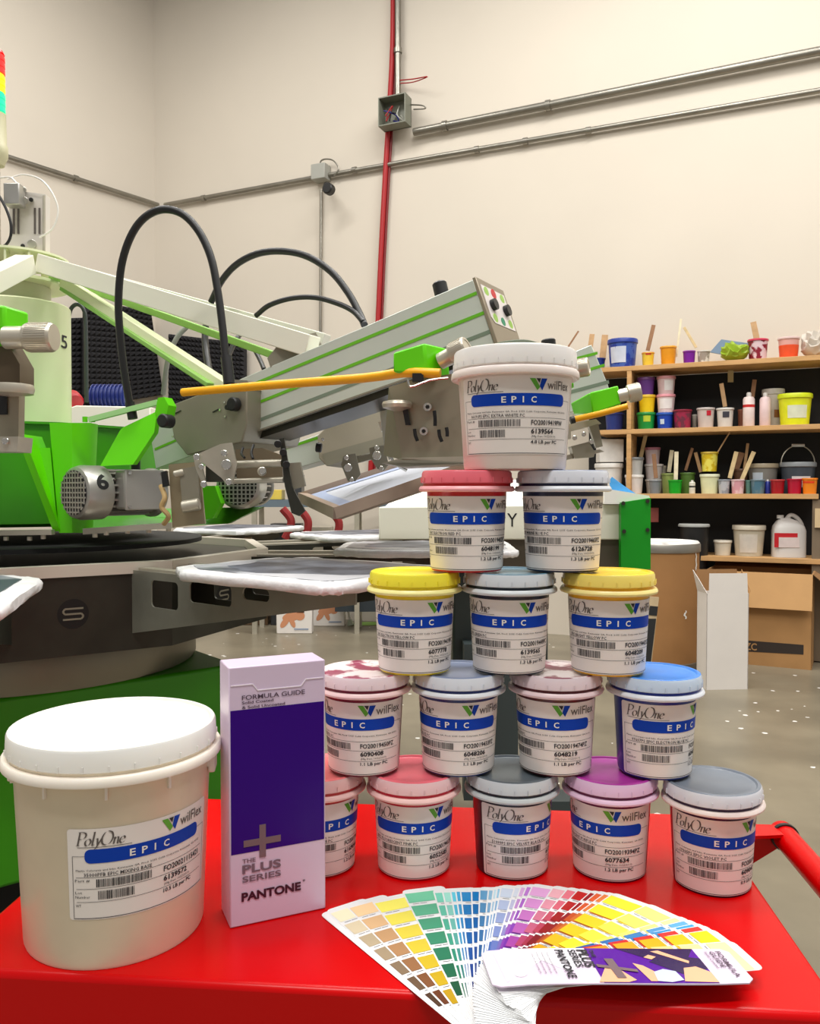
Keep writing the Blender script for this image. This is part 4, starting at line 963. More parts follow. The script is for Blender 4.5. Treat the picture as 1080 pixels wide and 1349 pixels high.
m = MB(); f2.prism(m, [(418, 574), (430, 562), (515, 536), (517, 586), (430, 614), (420, 604)], -.06, .16, off=-.06); m.build('drive_cover', mat('beige_grey_sheet', (172, 162, 144), .42, .3, var=.06), h2, bevel=.003)
m = MB(); f2.prism(m, [(424, 598), (517, 572), (517, 586), (430, 614)], -.065, .16, off=-.065); m.build('cover_flange', olive, h2)
bolt(425, 579, 2.0, .004)
MB().cyl(at(424, 590, 2.05), at(416, 589, 2.05), .012, 16, bev=.002).build('round_knob', black, press)
plate([(453, 600), (468, 597), (475, 625), (468, 634), (458, 634), (449, 612)], 2.02, .012, olive)
plate([(486, 590), (506, 586), (512, 612), (506, 620), (497, 618), (488, 604)], 2.02, .012, olive)
plate([(462, 602), (500, 596), (498, 603), (464, 612)], 2.05, .02, olive)
for (x, y, r) in ((456, 603, .006), (458, 616, .010), (463, 632, .006), (496, 590, .006), (496, 600, .011), (502, 617, .006)): bolt(x, y, 2.015, r)
plate([(498, 556), (520, 552), (520, 562), (502, 568)], 1.98, .03, chrome, 'toggle_clamp')
plate([(500, 540), (514, 538), (522, 600), (512, 606), (506, 590)], 1.95, .02, silver, 'clamp_leg')
MB().tube([at(513, 598, 1.97), at(520, 610, 1.97), at(536, 620, 1.97)], .004, 8).build('latch', chrome, press)
MB().cyl(at(724, 468, 2.45), at(722, 447, 2.45), .021, 18, bev=.003).build('top_knob', black, press)
# right-hand clamp of head two
m = MB(); m.prism([at(777, 517, 2.05), at(814, 508, 2.05), at(818, 532, 2.05), at(781, 545, 2.05)], V((.01, .06, 0))); m.prism([at(752, 531, 2.15), at(777, 517, 2.05), at(781, 545, 2.05), at(756, 546, 2.15)], V((.01, .03, 0))); m.build('clamp_housing', green, press, bevel=.003)
knob_cyl(at(814, 522, 2.06), (.9, -.1, .2), .022, .055, press)
MB().tube([at(755, 553, 2.02), at(790, 545, 2.0), at(827, 535, 1.98)], .0075, 12, smooth=0).build('guard_bar', yellow, press); MB().cyl(at(757, 552.5, 2.02), at(751, 554, 2.02), .009, 12).build('bar_cap', black, press)
plate([(735, 562), (752, 560), (752, 578), (735, 582)], 2.1, .03, steel, 'clamp_block')
plate([(752, 588), (775, 582), (784, 596), (782, 602), (757, 604)], 2.1, .04, olive, 'clamp_pad')
plate([(740, 560), (785, 552), (792, 558), (745, 570)], 2.12, .04, steel, 'clamp_arm')
plate([(776, 562), (788, 558), (794, 588), (786, 590)], 2.1, .02, olive, 'clamp_arm')
plate([(744, 600), (790, 592), (796, 595), (746, 606)], 2.12, .05, steel, 'clamp_ledge')
for (x, y) in ((757, 577), (769, 572), (779, 582)): bolt(x, y, 2.09, .006)

# head three, only its clamp shows at the left edge; its beam runs back to the hub out of frame
m = MB(); m.bar(V((-.745, 1.40, 1.42)), V((-1.19, 2.12, 1.34)), .12, .16); m.build('print_head_beam', alu, press, bevel=.002)
m = MB(); m.bar(V((-.70, 1.33, 1.39)), V((-.668, 1.335, 1.388)), .05, .10); m.build('clamp_arm', olive, press)
m = MB(); m.prism([at(-30, 400, 1.30), at(6, 402, 1.30), at(6, 452, 1.30), at(-30, 452, 1.30)], V((.02, .04, -.003))); m.build('clamp_housing', green, press, bevel=.004)
p = at(6, 445, 1.30); m = MB(); M = Matrix.Translation(p) @ V((1, -.05, .0)).to_track_quat('Z', 'Y').to_matrix().to_4x4()
m.lathe([(.016, 0), (.0175, .002), (.0175, .034), (.021, .035), (.0222, .038), (.0222, .075), (.020, .079), (.0001, .079)], M, 40)
for j in range(40): m.box((.0222, -.0006, .04), (.0230, .0006, .074), M=M @ Matrix.Rotation(2*PI*j/40, 4, 'Z'))
m.build('adjusting_knob', knobm, press); 
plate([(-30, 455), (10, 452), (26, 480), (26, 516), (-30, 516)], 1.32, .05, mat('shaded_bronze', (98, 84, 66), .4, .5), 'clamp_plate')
plate([(-30, 516), (25, 516), (24, 592), (-30, 592)], 1.30, .02, mat('warm_grey_metal', (158, 150, 130), .4, .4, var=.08), 'clamp_plate')
plate([(-30, 518), (9, 520), (9, 546), (-30, 546)], 1.296, .003, black, 'scale_plate')
plate([(-30, 575), (24, 575), (22, 595), (-30, 595)], 1.28, .05, steel, 'clamp_ledge')
bolt(7, 581, 1.28, .005)
p = at(14, 513, 1.27); m = MB(); m.lathe([(.010, -.010), (.032, -.007), (.034, .0), (.032, .007), (.0001, .009)], Matrix.Translation(p), 32); m.build('hand_wheel', knobm, press)

# hoses
def hose(pts, Y, r=.0088, mm=black):
    n = len(pts); MB().tube([at(x, y, Y[0] + (Y[1]-Y[0])*i/(n-1)) for i, (x, y) in enumerate(pts)], r, 12).build('hose', mm, press)
hose([(174, 549), (166, 505), (159, 450), (156, 400), (160, 350), (172, 312), (190, 287), (214, 276), (240, 282), (262, 305), (278, 340), (287, 385), (293, 430), (297, 470), (300, 500)], (1.96, 1.84))
MB().cyl(at(175, 552, 1.96), at(171, 530, 1.96), .0115, 12).build('hose_collar', black, press)
MB().cyl(at(298, 470, 1.85), at(302, 506, 1.84), .0125, 12).build('hose_collar', black, press)
hose([(278, 398), (292, 370), (312, 348), (340, 334), (372, 331), (405, 338), (436, 358), (458, 385), (473, 412), (480, 428)], (2.25, 2.0))
hose([(337, 416), (355, 402), (384, 393), (415, 392), (445, 400), (465, 410), (478, 424)], (2.15, 2.0), .0065)
hose([(250, 427), (233, 445), (221, 475), (215, 520)], (2.3, 2.3), .007, greyp)
hose([(272, 420), (270, 445), (273, 475), (279, 502)], (2.35, 2.1), .009)
hose([(322, 432), (310, 450), (301, 470), (299, 490)], (2.35, 2.15), .007)
hose([(336, 462), (343, 475), (348, 487)], (2.2, 2.1), .006)
hose([(90, 420), (94, 406), (102, 401), (110, 408), (113, 430), (114, 530)], (2.55, 2.55), .006, mat('grey_hose', (60, 66, 68), .5))

# ================================================================== screens loaded in the press
def screen(c, label, mesh_c):
    """c: four corners (px,py,Y): near-left, near-right, far-right, far-left"""
    q = [at(*p) for p in c]; t = thing('printing_screen', label, 'printing screen', q[0])
    fm = mat('wood_brown_frame', (178, 156, 138), .45, .15, var=.12)
    for i in range(4): MB().bar(q[i], q[(i+1) % 4], .024, .026).build('frame_rail', fm, t)
    m = MB(); n = (q[1]-q[0]).cross(q[3]-q[0]).normalized()
    m.prism(q, n*.001, off=-n*.002); m.build('mesh', mat(mesh_c[0], mesh_c[1], .35), t)
    m = MB()
    ctr = sum(q, V())/4
    for i in range(4):
        a, b = q[i], q[(i+1) % 4]; m.prism([a.lerp(ctr, .06), b.lerp(ctr, .06), b.lerp(ctr, .26), a.lerp(ctr, .26)], n*.0005, off=n*.001)
    m.build('blue_tape', mat('pale_blue_tape', (176, 190, 222), .35), t)
screen([(446, 676, 1.85), (655, 604, 1.62), (655, 574, 2.2), (398, 655, 2.35)], 'framed mesh screen with pale blue tape tilted under the press head', ('mesh_blue_white', (214, 218, 230)))
# ================================================================== dryer unit
dr = thing('flash_dryer', 'cream flash dryer unit with a green end panel behind the pails', 'dryer', at(680, 750, 2.7))
m = MB(); Yd = 2.9
a, b = at(499, 711, Yd), at(818, 706, Yd); z1 = at(500, 668, Yd).z
m.prism([V((a.x, a.y, a.z)), V((b.x, a.y, a.z)), V((b.x, a.y, z1+.01)), V((a.x, a.y, z1))], V((.06, .5, 0))); m.build('hood', creamw, dr, bevel=.004)
m = MB(); c0_ = V((a.x+.02, a.y+.02, z1)); c1_ = V((b.x, a.y+.02, z1+.008)); m.prism([c0_, V((a.x+.08, a.y+.5, z1)), V((a.x+.12, a.y+.5, at(540, 632, 3.4).z))], V((b.x-a.x-.15, 0, 0))); m.build('sloped_top', white, dr)
vs, fs = text_mesh('Y   G', .0, 3); m = MB(); pa, pb = at(668, 694, Yd-.001), at(714, 676, Yd-.001)
m.add([V((pa.x + x*(pb.x-pa.x), pa.y, pa.z + y*(pb.z-pa.z))) for x, y in vs], fs); m.build('lettering', blackm, dr, orient=False)
m = MB(); m.prism([at(530, 711, Yd+.02), at(818, 711, Yd+.02), at(818, 752, Yd+.02), at(530, 752, Yd+.02)], V((0, .4, 0))); m.build('lower_body', mat('brown_grey_enamel', (92, 84, 72), .5, .2), dr)
m = MB(); m.prism([at(818, 662, 2.85), at(857, 656, 2.85), at(857, 750, 2.85), at(818, 750, 2.85)], V((0, .03, 0))); m.build('green_panel', mat('deep_green_enamel', (6, 148, 22), .4), dr)
m = MB(); m.prism([at(796, 648, 2.87), at(806, 645, 2.87), at(855, 653, 2.87), at(857, 658, 2.87), at(818, 664, 2.87), at(796, 664, 2.87)], V((0, .3, 0))); m.build('cream_cap', white, dr)
for (x, y) in ((821, 663), (853, 660), (822, 700), (853, 698)): MB().cyl(at(x, y, 2.85), at(x, y, 2.842), .007, 10).build('bolt', dsteel, dr)
slate = mat('slate_grey_enamel', (62, 72, 74), .5)
m = MB(); m.prism([at(596, 752, 3.0), at(722, 752, 3.0), at(722, 880, 3.0), at(596, 880, 3.0)], V((0, .12, 0))) ; m.build('pedestal', slate, dr, bevel=.01)
m = MB(); p = at(660, 985, 2.9); m.box((-.09, -.06, 0.02), (.52, .06, .11), M=Matrix.Translation((p.x, 2.95, 0))); m.box((-.03, -.05, .11), (.16, .05, .66), M=Matrix.Translation((p.x-.1, 2.95, 0))); m.build('stand', slate, dr)
t = thing('cloth', 'blue cloth lying on the dryer beside the green panel', 'cloth', at(815, 648, 2.5))
m = MB(); m.add([at(803, 632, 2.98), at(806, 628, 2.96), at(822, 640, 2.93), at(840, 652, 2.9), at(825, 651, 2.92), at(806, 648, 2.96)], [(0, 1, 2, 5), (5, 2, 4), (2, 3, 4)]); m.add([v - V((0, -.01, .004)) for v in m.v[:6]], [(5, 2, 1, 0), (4, 2, 5), (4, 3, 2)])
m.build('fabric', mat('sky_blue_cloth', (66, 150, 214), .8), t)

# ================================================================== wooden shelving with ink pots
SP = WP + WN*.40                      # front plane of the shelves
def sf(px, py, back=0.0): return onp(px, py, SP - WN*back, WN)
rack = thing('shelving_rack', 'pine shelving rack with black backing along the wall', 'shelf', V((sf(950, 800).x, sf(950, 800).y, 0)))
zs = [sf(950, 475).z, sf(950, 562).z, sf(950, 650.5).z, sf(980, 734).z]
def sh(x0, x1, z, th=.035, name='shelf_board', dep=.385):
    a, b = sf(x0, 600), sf(x1, 600); m = MB(); m.prism([V((a.x, a.y, z)), V((b.x, b.y, z)), V((b.x, b.y, z)) - WN*dep, V((a.x, a.y, z)) - WN*dep], V((0, 0, -th))); m.build(name, woodm, rack, bevel=.002)
sh(735, 1180, zs[0]); sh(786, 1180, zs[1]); sh(800, 1079, zs[2]); sh(918, 1180, zs[3])
a = sf(825, 600); b = sf(836, 600)
for (x0, x1) in ((825, 831),):
    for (za_, zb2) in ((zs[1], zs[0]-.036), (zs[2]+.0, zs[1]-.036), (0, zs[2]-.036)):
        a, b = sf(x0, 600), sf(x1, 600); m = MB(); m.prism([V((a.x, a.y, za_+.001)), V((b.x, b.y, za_+.001)), V((b.x, b.y, za_+.001)) - WN*.28, V((a.x, a.y, za_+.001)) - WN*.28], V((0, 0, zb2-za_-.002))); m.build('upright', woodm, rack, bevel=.002)
a, b = sf(1071, 600, .02), sf(1088, 600, .02)
m = MB(); m.prism([V((a.x, a.y, .01)), V((b.x, b.y, .01)), V((b.x, b.y, .01)) - WN*.05, V((a.x, a.y, .01)) - WN*.05], V((0, 0, zs[2]-.05))); m.build('upright', mat('pale_post', (120, 104, 84), .6), rack)
a, b = sf(1073, 695), sf(1090, 670); m = MB(); m.prism([V((a.x, a.y, a.z)), V((b.x, b.y, a.z)), V((b.x, b.y, b.z)), V((a.x, a.y, b.z))], -WN*.018, off=WN*.001); m.build('bracket', mat('tan_bracket', (205, 180, 140), .6), rack)
a, b = wp(776, 600), wp(1210, 600); m = MB(); zb3 = zs[0]-.04
m.prism([V((a.x, a.y, 0.02)), V((b.x, b.y, 0.02)), V((b.x, b.y, zb3)), V((a.x, a.y, zb3))], WN*.012, off=WN*.002); m.build('backing_sheet', mat('black_backing', (13, 13, 14), .7), rack)
m = MB(); q = sf(962, 486, .3); m.box((-.02, -.01, -.1), (.02, .0, .0), M=Matrix.Translation(q)); m.build('tape_strip', mat('tan_tape', (200, 180, 130), .6), rack)

a, b = sf(850, 688, .1), sf(870, 669, .1); m = MB(); m.box((a.x, a.y, a.z), (b.x, a.y+.06, b.z)); tag(m.build('red_bracket', mat('faded_red_paint', (150, 74, 66), .5), bevel=.003), 'faded red bracket box sticking out behind the green panel', 'bracket')
used = {}
def pos(x0, x1, shelf, back=.16):
    xc = (x0+x1)/2; p = sf(xc, 600, back); return V((p.x, p.y, zs[shelf])), (x1-x0)/F*p.y/2*.98
SHN = ('top shelf', 'second shelf', 'third shelf', 'lowest shelf')
def cupm(c): return mat('ink_plastic_%d_%d_%d' % tuple(c), c, .35, var=.12, scale=14)
def pot(x0, x1, y0, y1, shelf, c, label, rim=None, back=.16, lab=None, stack=0.0, fill=None, lid=False, cat='pot', name='ink_pot', handle=False, taper=.86, splat=None, group=None):
    b, r = pos(x0, x1, shelf, back); d = b.y
    hgt = (y1-y0)/F*d*.98; z = b.z + .001 + stack
    t = thing(name, label, cat, (b.x, b.y, z), group or 'ink pots on the ' + SHN[shelf]); M = Matrix.Translation((b.x, b.y, z)); n = 24
    bm2 = cupm(c) if splat is None else mat('splattered_%d_%d_%d' % tuple(c), c, .4, c2=splat, scale=18, thr=(.47, .53))
    rt_, rb_ = r*.93, r*taper*.93
    if lid: MB().lathe([(rb_, 0), (rt_, hgt*.85)], M, n).build('body', bm2, t)
    else: MB().lathe([(rb_, 0), (rt_, hgt*.97), (rt_*.94, hgt*.97), (rt_*.9, hgt*.6), (0.0001, hgt*.6)], M, n).build('body', bm2, t)
    rm = cupm(rim or c)
    if lid: MB().lathe([(rt_, hgt*.84), (r, hgt*.86), (r, hgt*.97), (r*.97, hgt), (r*.85, hgt), (r*.83, hgt*.98), (.0001, hgt*.98)], M, n).build('lid', rm, t)
    else: MB().lathe([(rt_*.97, hgt*.90), (r, hgt*.91), (r, hgt*.98), (r*.97, hgt), (rt_*.92, hgt), (rt_*.92, hgt*.9)], M, n).build('rim', rm, t)
    if fill: MB().lathe([(rb_*1.01, .004), (rb_ + (rt_-rb_)*.62 + .0015, hgt*.62)], M, n).build('ink', cupm(fill), t)
    if lab is not None:
        lc, f0, f1, h0, h1_ = lab; m = MB(); a0 = -math.atan2(b.x, b.y)
        k = 8; vs = []
        for zz_ in (h0, h1_):
            for i in range(k+1):
                f = f0 + (f1-f0)*i/k; aa = a0 + math.asin(max(-1, min(1, f))); rr = rb_ + (rt_-rb_)*zz_ + .002
                vs.append(V((b.x + rr*math.sin(aa), b.y - rr*math.cos(aa), z + zz_*hgt)))
        m.add(vs, [(i, i+1, k+2+i, k+1+i) for i in range(k)]); m.build('label', cupm(lc), t, orient=False)
    if handle:
        m = MB(); pts = [V((b.x + r*1.0*math.cos(PI*i/8), b.y, z + hgt*.92 + hgt*.62*math.sin(PI*i/8))) for i in range(9)]; m.tube(pts, .004, 6); m.build('wire_handle', steel, t)
        MB().cyl(V((b.x - r*.35, b.y, z + hgt*1.54)), V((b.x + r*.35, b.y, z + hgt*1.54)), .011, 12).build('grip', cupm((225, 225, 220)), t)
    return z + hgt
def stick(pa, pb_, shelf, label, k=0, back=.16, wd=.030, group=None):
    a, b = sf(*pa, back), sf(*pb_, back); b = b - WN*.0
    m = MB(); m.bar(a, b, wd, .005, up=-WN); return tag(m.build('stir_stick', stickm[k % 4], bevel=.002), label, 'stick', group or 'stirring sticks on the shelves')

# top shelf
pot(780, 797, 461, 478, 0, (30, 50, 130), 'small navy pot on the top shelf, half hidden by the press', back=.2)
stick((793, 476), (797, 441), 0, 'brown stirring stick between the navy pot and blue bucket', 0, .26, .05)
stick((745, 462), (762, 436), 0, 'thin brown stick leaning behind the second press head', 2, .2, .014)
stick((776, 468), (780, 440), 0, 'pale stick behind the second press head', 0, .24, .04)
pot(799, 839, 440, 479, 0, (24, 52, 150), 'royal blue bucket with white label on the top shelf', rim=(34, 60, 150), lab=((205, 212, 228), -.85, .25, .18, .72), lid=True, splat=(60, 90, 170), cat='bucket', name='paint_bucket')
pot(844, 861, 459, 478, 0, (232, 196, 60), 'small yellow pot with a red smeared rim on the top shelf', rim=(214, 150, 40), lab=((190, 30, 30), -.4, .5, .8, .97), back=.12)
stick((853, 462), (861, 428), 0, 'brown stirring stick standing in the small yellow pot', 2, .12)
pot(868, 890, 450, 476, 0, (226, 150, 22), 'orange plastic pot on the top shelf', rim=(230, 160, 40), back=.14)
stick((891, 470), (897, 420), 0, 'thin whitish stick leaning beside the orange pot', 3, .18, .016)
stick((917, 458), (901, 431), 0, 'pale wooden stick leaning over the purple pot', 1, .2, .02)
pot(898, 915, 456, 474, 0, (116, 20, 150), 'small purple pot on the top shelf', rim=(140, 50, 160), back=.12)
pot(917, 934, 456, 473, 0, (205, 202, 196), 'clear pot with grey smears beside the purple pot', splat=(150, 140, 130), back=.12)
def crumple(x0, x1, y0, y1, shelf, c, label, name, back=.15, seed=1, dep=.10):
    b, r = pos(x0, x1, shelf, back); hgt = (y1-y0)/F*b.y; rr = random.Random(seed)
    bmx = bmesh.new(); bmesh.ops.create_icosphere(bmx, subdivisions=3, radius=1)
    m = MB(); vs = []
    for v in bmx.verts:
        k = 1 + rr.uniform(-.22, .16); zz_ = max(0, (v.co.z*.5+.5)*k)
        vs.append(V((b.x + v.co.x*r*k, b.y + v.co.y*dep*k, b.z + .001 + zz_*hgt)))
    m.add(vs, [tuple(x.index for x in f.verts) for f in bmx.faces]); bmx.free()
    return tag(m.build(name, cupm(c), smooth=20), label, name.split('_')[-1])
crumple(948, 984, 447, 472, 0, (150, 178, 40), 'crumpled yellow-green plastic bag on the top shelf', 'plastic_bag', .12, 3)
b0, r0_ = pos(935, 962, 0, .25); m = MB(); m.prism([sf(935, 464, .2), sf(950, 447, .2), sf(985, 452, .2), sf(984, 464, .2), sf(958, 468, .2)], -WN*.02)
tag(m.build('folded_cloth', mat('blue_grey_cloth', (120, 142, 168), .8)), 'blue grey folded cloth behind the green bag', 'cloth')
pot(983, 1010, 441, 469, 0, (214, 190, 196), 'tall clear pot splattered with dark red ink', rim=(205, 60, 90), splat=(130, 12, 40), back=.12)
stick((997, 448), (992, 424), 0, 'stirring stick in the red splattered pot', 0, .12, .04)
pot(1023, 1051, 439, 467, 0, (225, 170, 160), 'clear tub half filled with orange-red ink', rim=(226, 200, 196), fill=(232, 84, 40), back=.12)
crumple(1054, 1085, 430, 464, 0, (205, 196, 184), 'crumpled clear plastic bag at the right end of the top shelf', 'plastic_bag', .14, 8)
# second shelf
def stackpots(lst, shelf, back=.14):
    z = 0
    for (x0, x1, y0, y1, c, rim, label, kw) in lst:
        top = pot(x0, x1, y0, y1, shelf, c, label, rim=rim, stack=z, back=back, lid=True, **kw); z = top - zs[shelf] + .0005
stackpots([(838, 863, 538, 561, (24, 146, 60), (30, 140, 60), 'green ink pot at the bottom of the left stack on the second shelf', dict(lab=((190, 210, 60), -.3, .5, .45, .8))),
           (840, 863, 515, 538, (246, 206, 20), (240, 200, 60), 'yellow ink pot between the purple and green pots', {}),
           (838, 862, 491, 514, (104, 56, 140), (120, 70, 140), 'purple ink pot topping the left stack on the second shelf', {})], 1)
stackpots([(864, 887, 538, 560, (22, 66, 176), (30, 80, 170), 'blue ink pot under two pinkish white pots', dict(lab=((200, 215, 235), -.6, -.1, .3, .6))),
           (864, 889, 513, 537, (226, 200, 202), (226, 150, 160), 'pinkish white ink pot in the middle of its stack', dict(lab=((236, 228, 226), -.7, .7, .2, .75))),
           (864, 889, 488, 512, (222, 192, 192), (226, 160, 165), 'pink-lidded white ink pot topping the second stack', dict(lab=((232, 226, 224), -.2, .8, .2, .75)))], 1)
pot(886, 911, 535, 560, 1, (150, 30, 66), 'maroon ink pot on the second shelf', rim=(130, 20, 50), back=.12, splat=(100, 40, 60))
pot(911, 918, 540, 560, 1, (190, 185, 175), 'narrow pale jar behind the maroon pot', back=.25)
pot(917, 941, 532, 559, 1, (202, 190, 184), 'greyish white tub with a red mark', rim=(190, 180, 176), lab=((190, 30, 50), .1, .6, .6, .85), back=.14)
pot(943, 966, 532, 558, 1, (208, 204, 198), 'white tub with a dark logo beside the red-marked tub', lab=((60, 60, 70), -.3, .5, .5, .8), back=.14)
stick((955, 536), (950, 505), 1, 'brown stick standing in the dark-logo tub', 0, .14)
pot(971, 981, 532, 557, 1, (150, 92, 70), 'slim brown cup behind the red-labelled spray can', back=.25)
def can(x0, x1, y0, y1, shelf, c, label, band=None, back=.12, name='spray_can'):
    b, r = pos(x0, x1, shelf, back); h = (y1-y0)/F*b.y*.98; M = Matrix.Translation(b + V((0, 0, .001)))
    t = thing(name, label, 'can', b)
    MB().lathe([(r*.95, 0), (r, .004), (r, h*.80), (r*.8, h*.86), (r*.45, h*.88)], M, 24).build('can_body', cupm(c), t)
    MB().lathe([(r*.42, h*.88), (r*.42, h*.97), (r*.3, h), (0.0001, h)], M, 16).build('nozzle', cupm((220, 215, 210)), t)
    if band: MB().lathe([(r*1.01, h*band[1]), (r*1.01, h*band[2])], M, 24).build('printed_band', cupm(band[0]), t)
can(978, 993, 511, 557, 1, (232, 214, 210), 'white spray can with a red band on the second shelf', ((196, 40, 40), .56, .64))
stick((990, 530), (994, 500), 1, 'brown stick behind the spray cans', 2, .22)
can(1000, 1014, 512, 557, 1, (226, 200, 200), 'plain pinkish white spray can on the second shelf')
pot(1003, 1032, 505, 556, 1, (216, 208, 196), 'tall white tub behind the plain spray can', rim=(212, 206, 196), lab=((150, 100, 60), .1, .9, .25, .45), back=.27, lid=True)
pot(1024, 1068, 514, 556, 1, (226, 232, 30), 'bright neon yellow bucket with white label', rim=(206, 220, 30), lab=((222, 226, 200), -.45, .75, .22, .62), lid=True, cat='bucket', name='paint_bucket', back=.14)
pot(796, 822, 538, 562, 1, (38, 56, 130), 'dark blue tub behind the yellow bar on the second shelf', back=.2)
# third shelf
pot(783, 821, 606, 646, 2, (222, 218, 212), 'large white tub on the third shelf beside the upright', rim=(226, 222, 216), lid=True, back=.15, taper=.94)
b3, r3 = pos(786, 820, 2, .15); m = MB(); m.box((-r3*.95, -.06, 0), (r3*.95, .06, (606-576)/F*b3.y), M=Matrix.Translation(b3 + V((0, 0, (646-605)/F*b3.y)))); tag(m.build('white_carton', cupm((228, 224, 218)), bevel=.004), 'small white carton on the large white tub', 'box')
stackpots([(823, 848, 620, 645, (222, 214, 208), (226, 222, 216), 'white tub under a grey-lidded clear pot', {}), (824, 848, 596, 619, (186, 184, 180), (120, 122, 122), 'clear pot with a grey lid on the white tub', {})], 2, .12)
stick((844, 602), (852, 566), 2, 'light stick leaning up behind the grey-lidded pot', 1, .22)
stackpots([(850, 874, 626, 645, (214, 208, 202), (220, 214, 208), 'lowest white tub of the stack beside the upright', {}), (849, 874, 606, 626, (216, 206, 204), (222, 214, 210), 'middle white tub of the pink-topped stack', {}), (849, 870, 583, 605, (206, 186, 190), (196, 130, 150), 'pink-lidded clear tub topping the white stack', {})], 2, .24)
pot(866, 878, 608, 645, 2, (212, 206, 190), 'narrow cream tub behind the grey cup', back=.3)
stick((864, 630), (861, 598), 2, 'dark stick standing in the small grey cup', 2, .1)
pot(855, 871, 627, 645, 2, (122, 126, 130), 'small grey cup at the front of the third shelf', back=.08)
pot(871, 893, 618, 645, 2, (150, 166, 92), 'olive tub behind the bright green cup', back=.2)
stick((881, 622), (885, 593), 2, 'stick with a pink tip behind the bright green cup', 3, .2)
pot(880, 899, 627, 645, 2, (16, 160, 30), 'bright green cup on the third shelf', back=.08)
stick((890, 632), (891, 595), 2, 'cream stick standing in the bright green cup', 3, .08)
pot(896, 916, 617, 645, 2, (84, 120, 50), 'mossy green tub behind the small white bottle', back=.2)
stick((903, 620), (912, 590), 2, 'dark stick leaning right out of the mossy tub', 2, .2, .022)
stick((923, 622), (916, 596), 2, 'tan stick leaning left beside the yellow cup', 0, .2, .025)
can(908, 916, 627, 645, 2, (220, 218, 205), 'small white bottle between green tub and cream tub', ((60, 60, 60), .45, .58), .08, 'small_bottle')
stackpots([(922, 948, 620, 646, (224, 226, 182), (220, 222, 190), 'cream tub under the yellow streaked cup', {}), ], 2, .12)
pot(923, 946, 593, 619, 2, (206, 176, 20), 'yellow streaked cup standing on the cream tub', rim=(200, 170, 60), stack=(646-619)/F*b3.y + .004, back=.12, splat=(226, 214, 90))
stick((945, 596), (962, 568), 2, 'thin grey spoon handle leaning out of the yellow cup', 0, .12, .010)
pot(946, 962, 626, 645, 2, (138, 144, 154), 'bluish grey cup beside the cream tub', back=.08, splat=(176, 178, 184))
pot(963, 981, 626, 645, 2, (222, 192, 196), 'pink-speckled white cup with sticks', back=.08, splat=(206, 150, 160))
pot(966, 986, 612, 645, 2, (110, 76, 56), 'brown cup behind the pink-speckled cup', back=.24)
stick((961, 630), (970, 595), 2, 'light wooden stick leaning over the bluish grey cup', 1, .1)
stick((968, 622), (977, 596), 2, 'dark brown stick in the brown cup', 2, .24, .045)
stick((980, 620), (985, 584), 2, 'tall thin stick rising from the brown cup', 0, .22, .02)
stick((977, 632), (993, 595), 2, 'pale stick leaning right out of the pink-speckled cup', 1, .1)
pot(985, 1025, 605, 645, 2, (136, 132, 124), 'grey paint pail with white label and crusted rim', rim=(170, 156, 130), lab=((205, 215, 225), -.7, .0, .3, .7), lid=True, back=.24, cat='bucket', name='paint_bucket')
pot(982, 990, 627, 645, 2, (90, 130, 120), 'narrow greenish cup beside the teal cup', back=.1)
pot(989, 1008, 626, 645, 2, (96, 122, 134), 'teal grey cup in front of the grey pail', rim=(110, 130, 140), back=.08, splat=(70, 110, 130))
can(1008, 1015, 626, 645, 2, (36, 50, 140), 'tiny blue bottle with white cap', None, .1, 'small_bottle')
pot(1015, 1034, 626, 645, 2, (160, 16, 28), 'dark red cup on the third shelf', back=.08, rim=(190, 60, 60))
pot(1028, 1074, 603, 645, 2, (72, 80, 90), 'slate grey pail with wire handle and white label', rim=(150, 156, 160), lab=((232, 226, 224), -.35, .75, .2, .55), lid=True, back=.24, handle=True, cat='bucket', name='paint_bucket')
pot(1037, 1057, 625, 645, 2, (178, 12, 50), 'crimson cup beside the orange cup', back=.08)
pot(1057, 1077, 625, 646, 2, (240, 134, 22), 'orange cup at the right end of the third shelf', back=.06, lab=((226, 60, 20), -.9, .6, .68, .8))
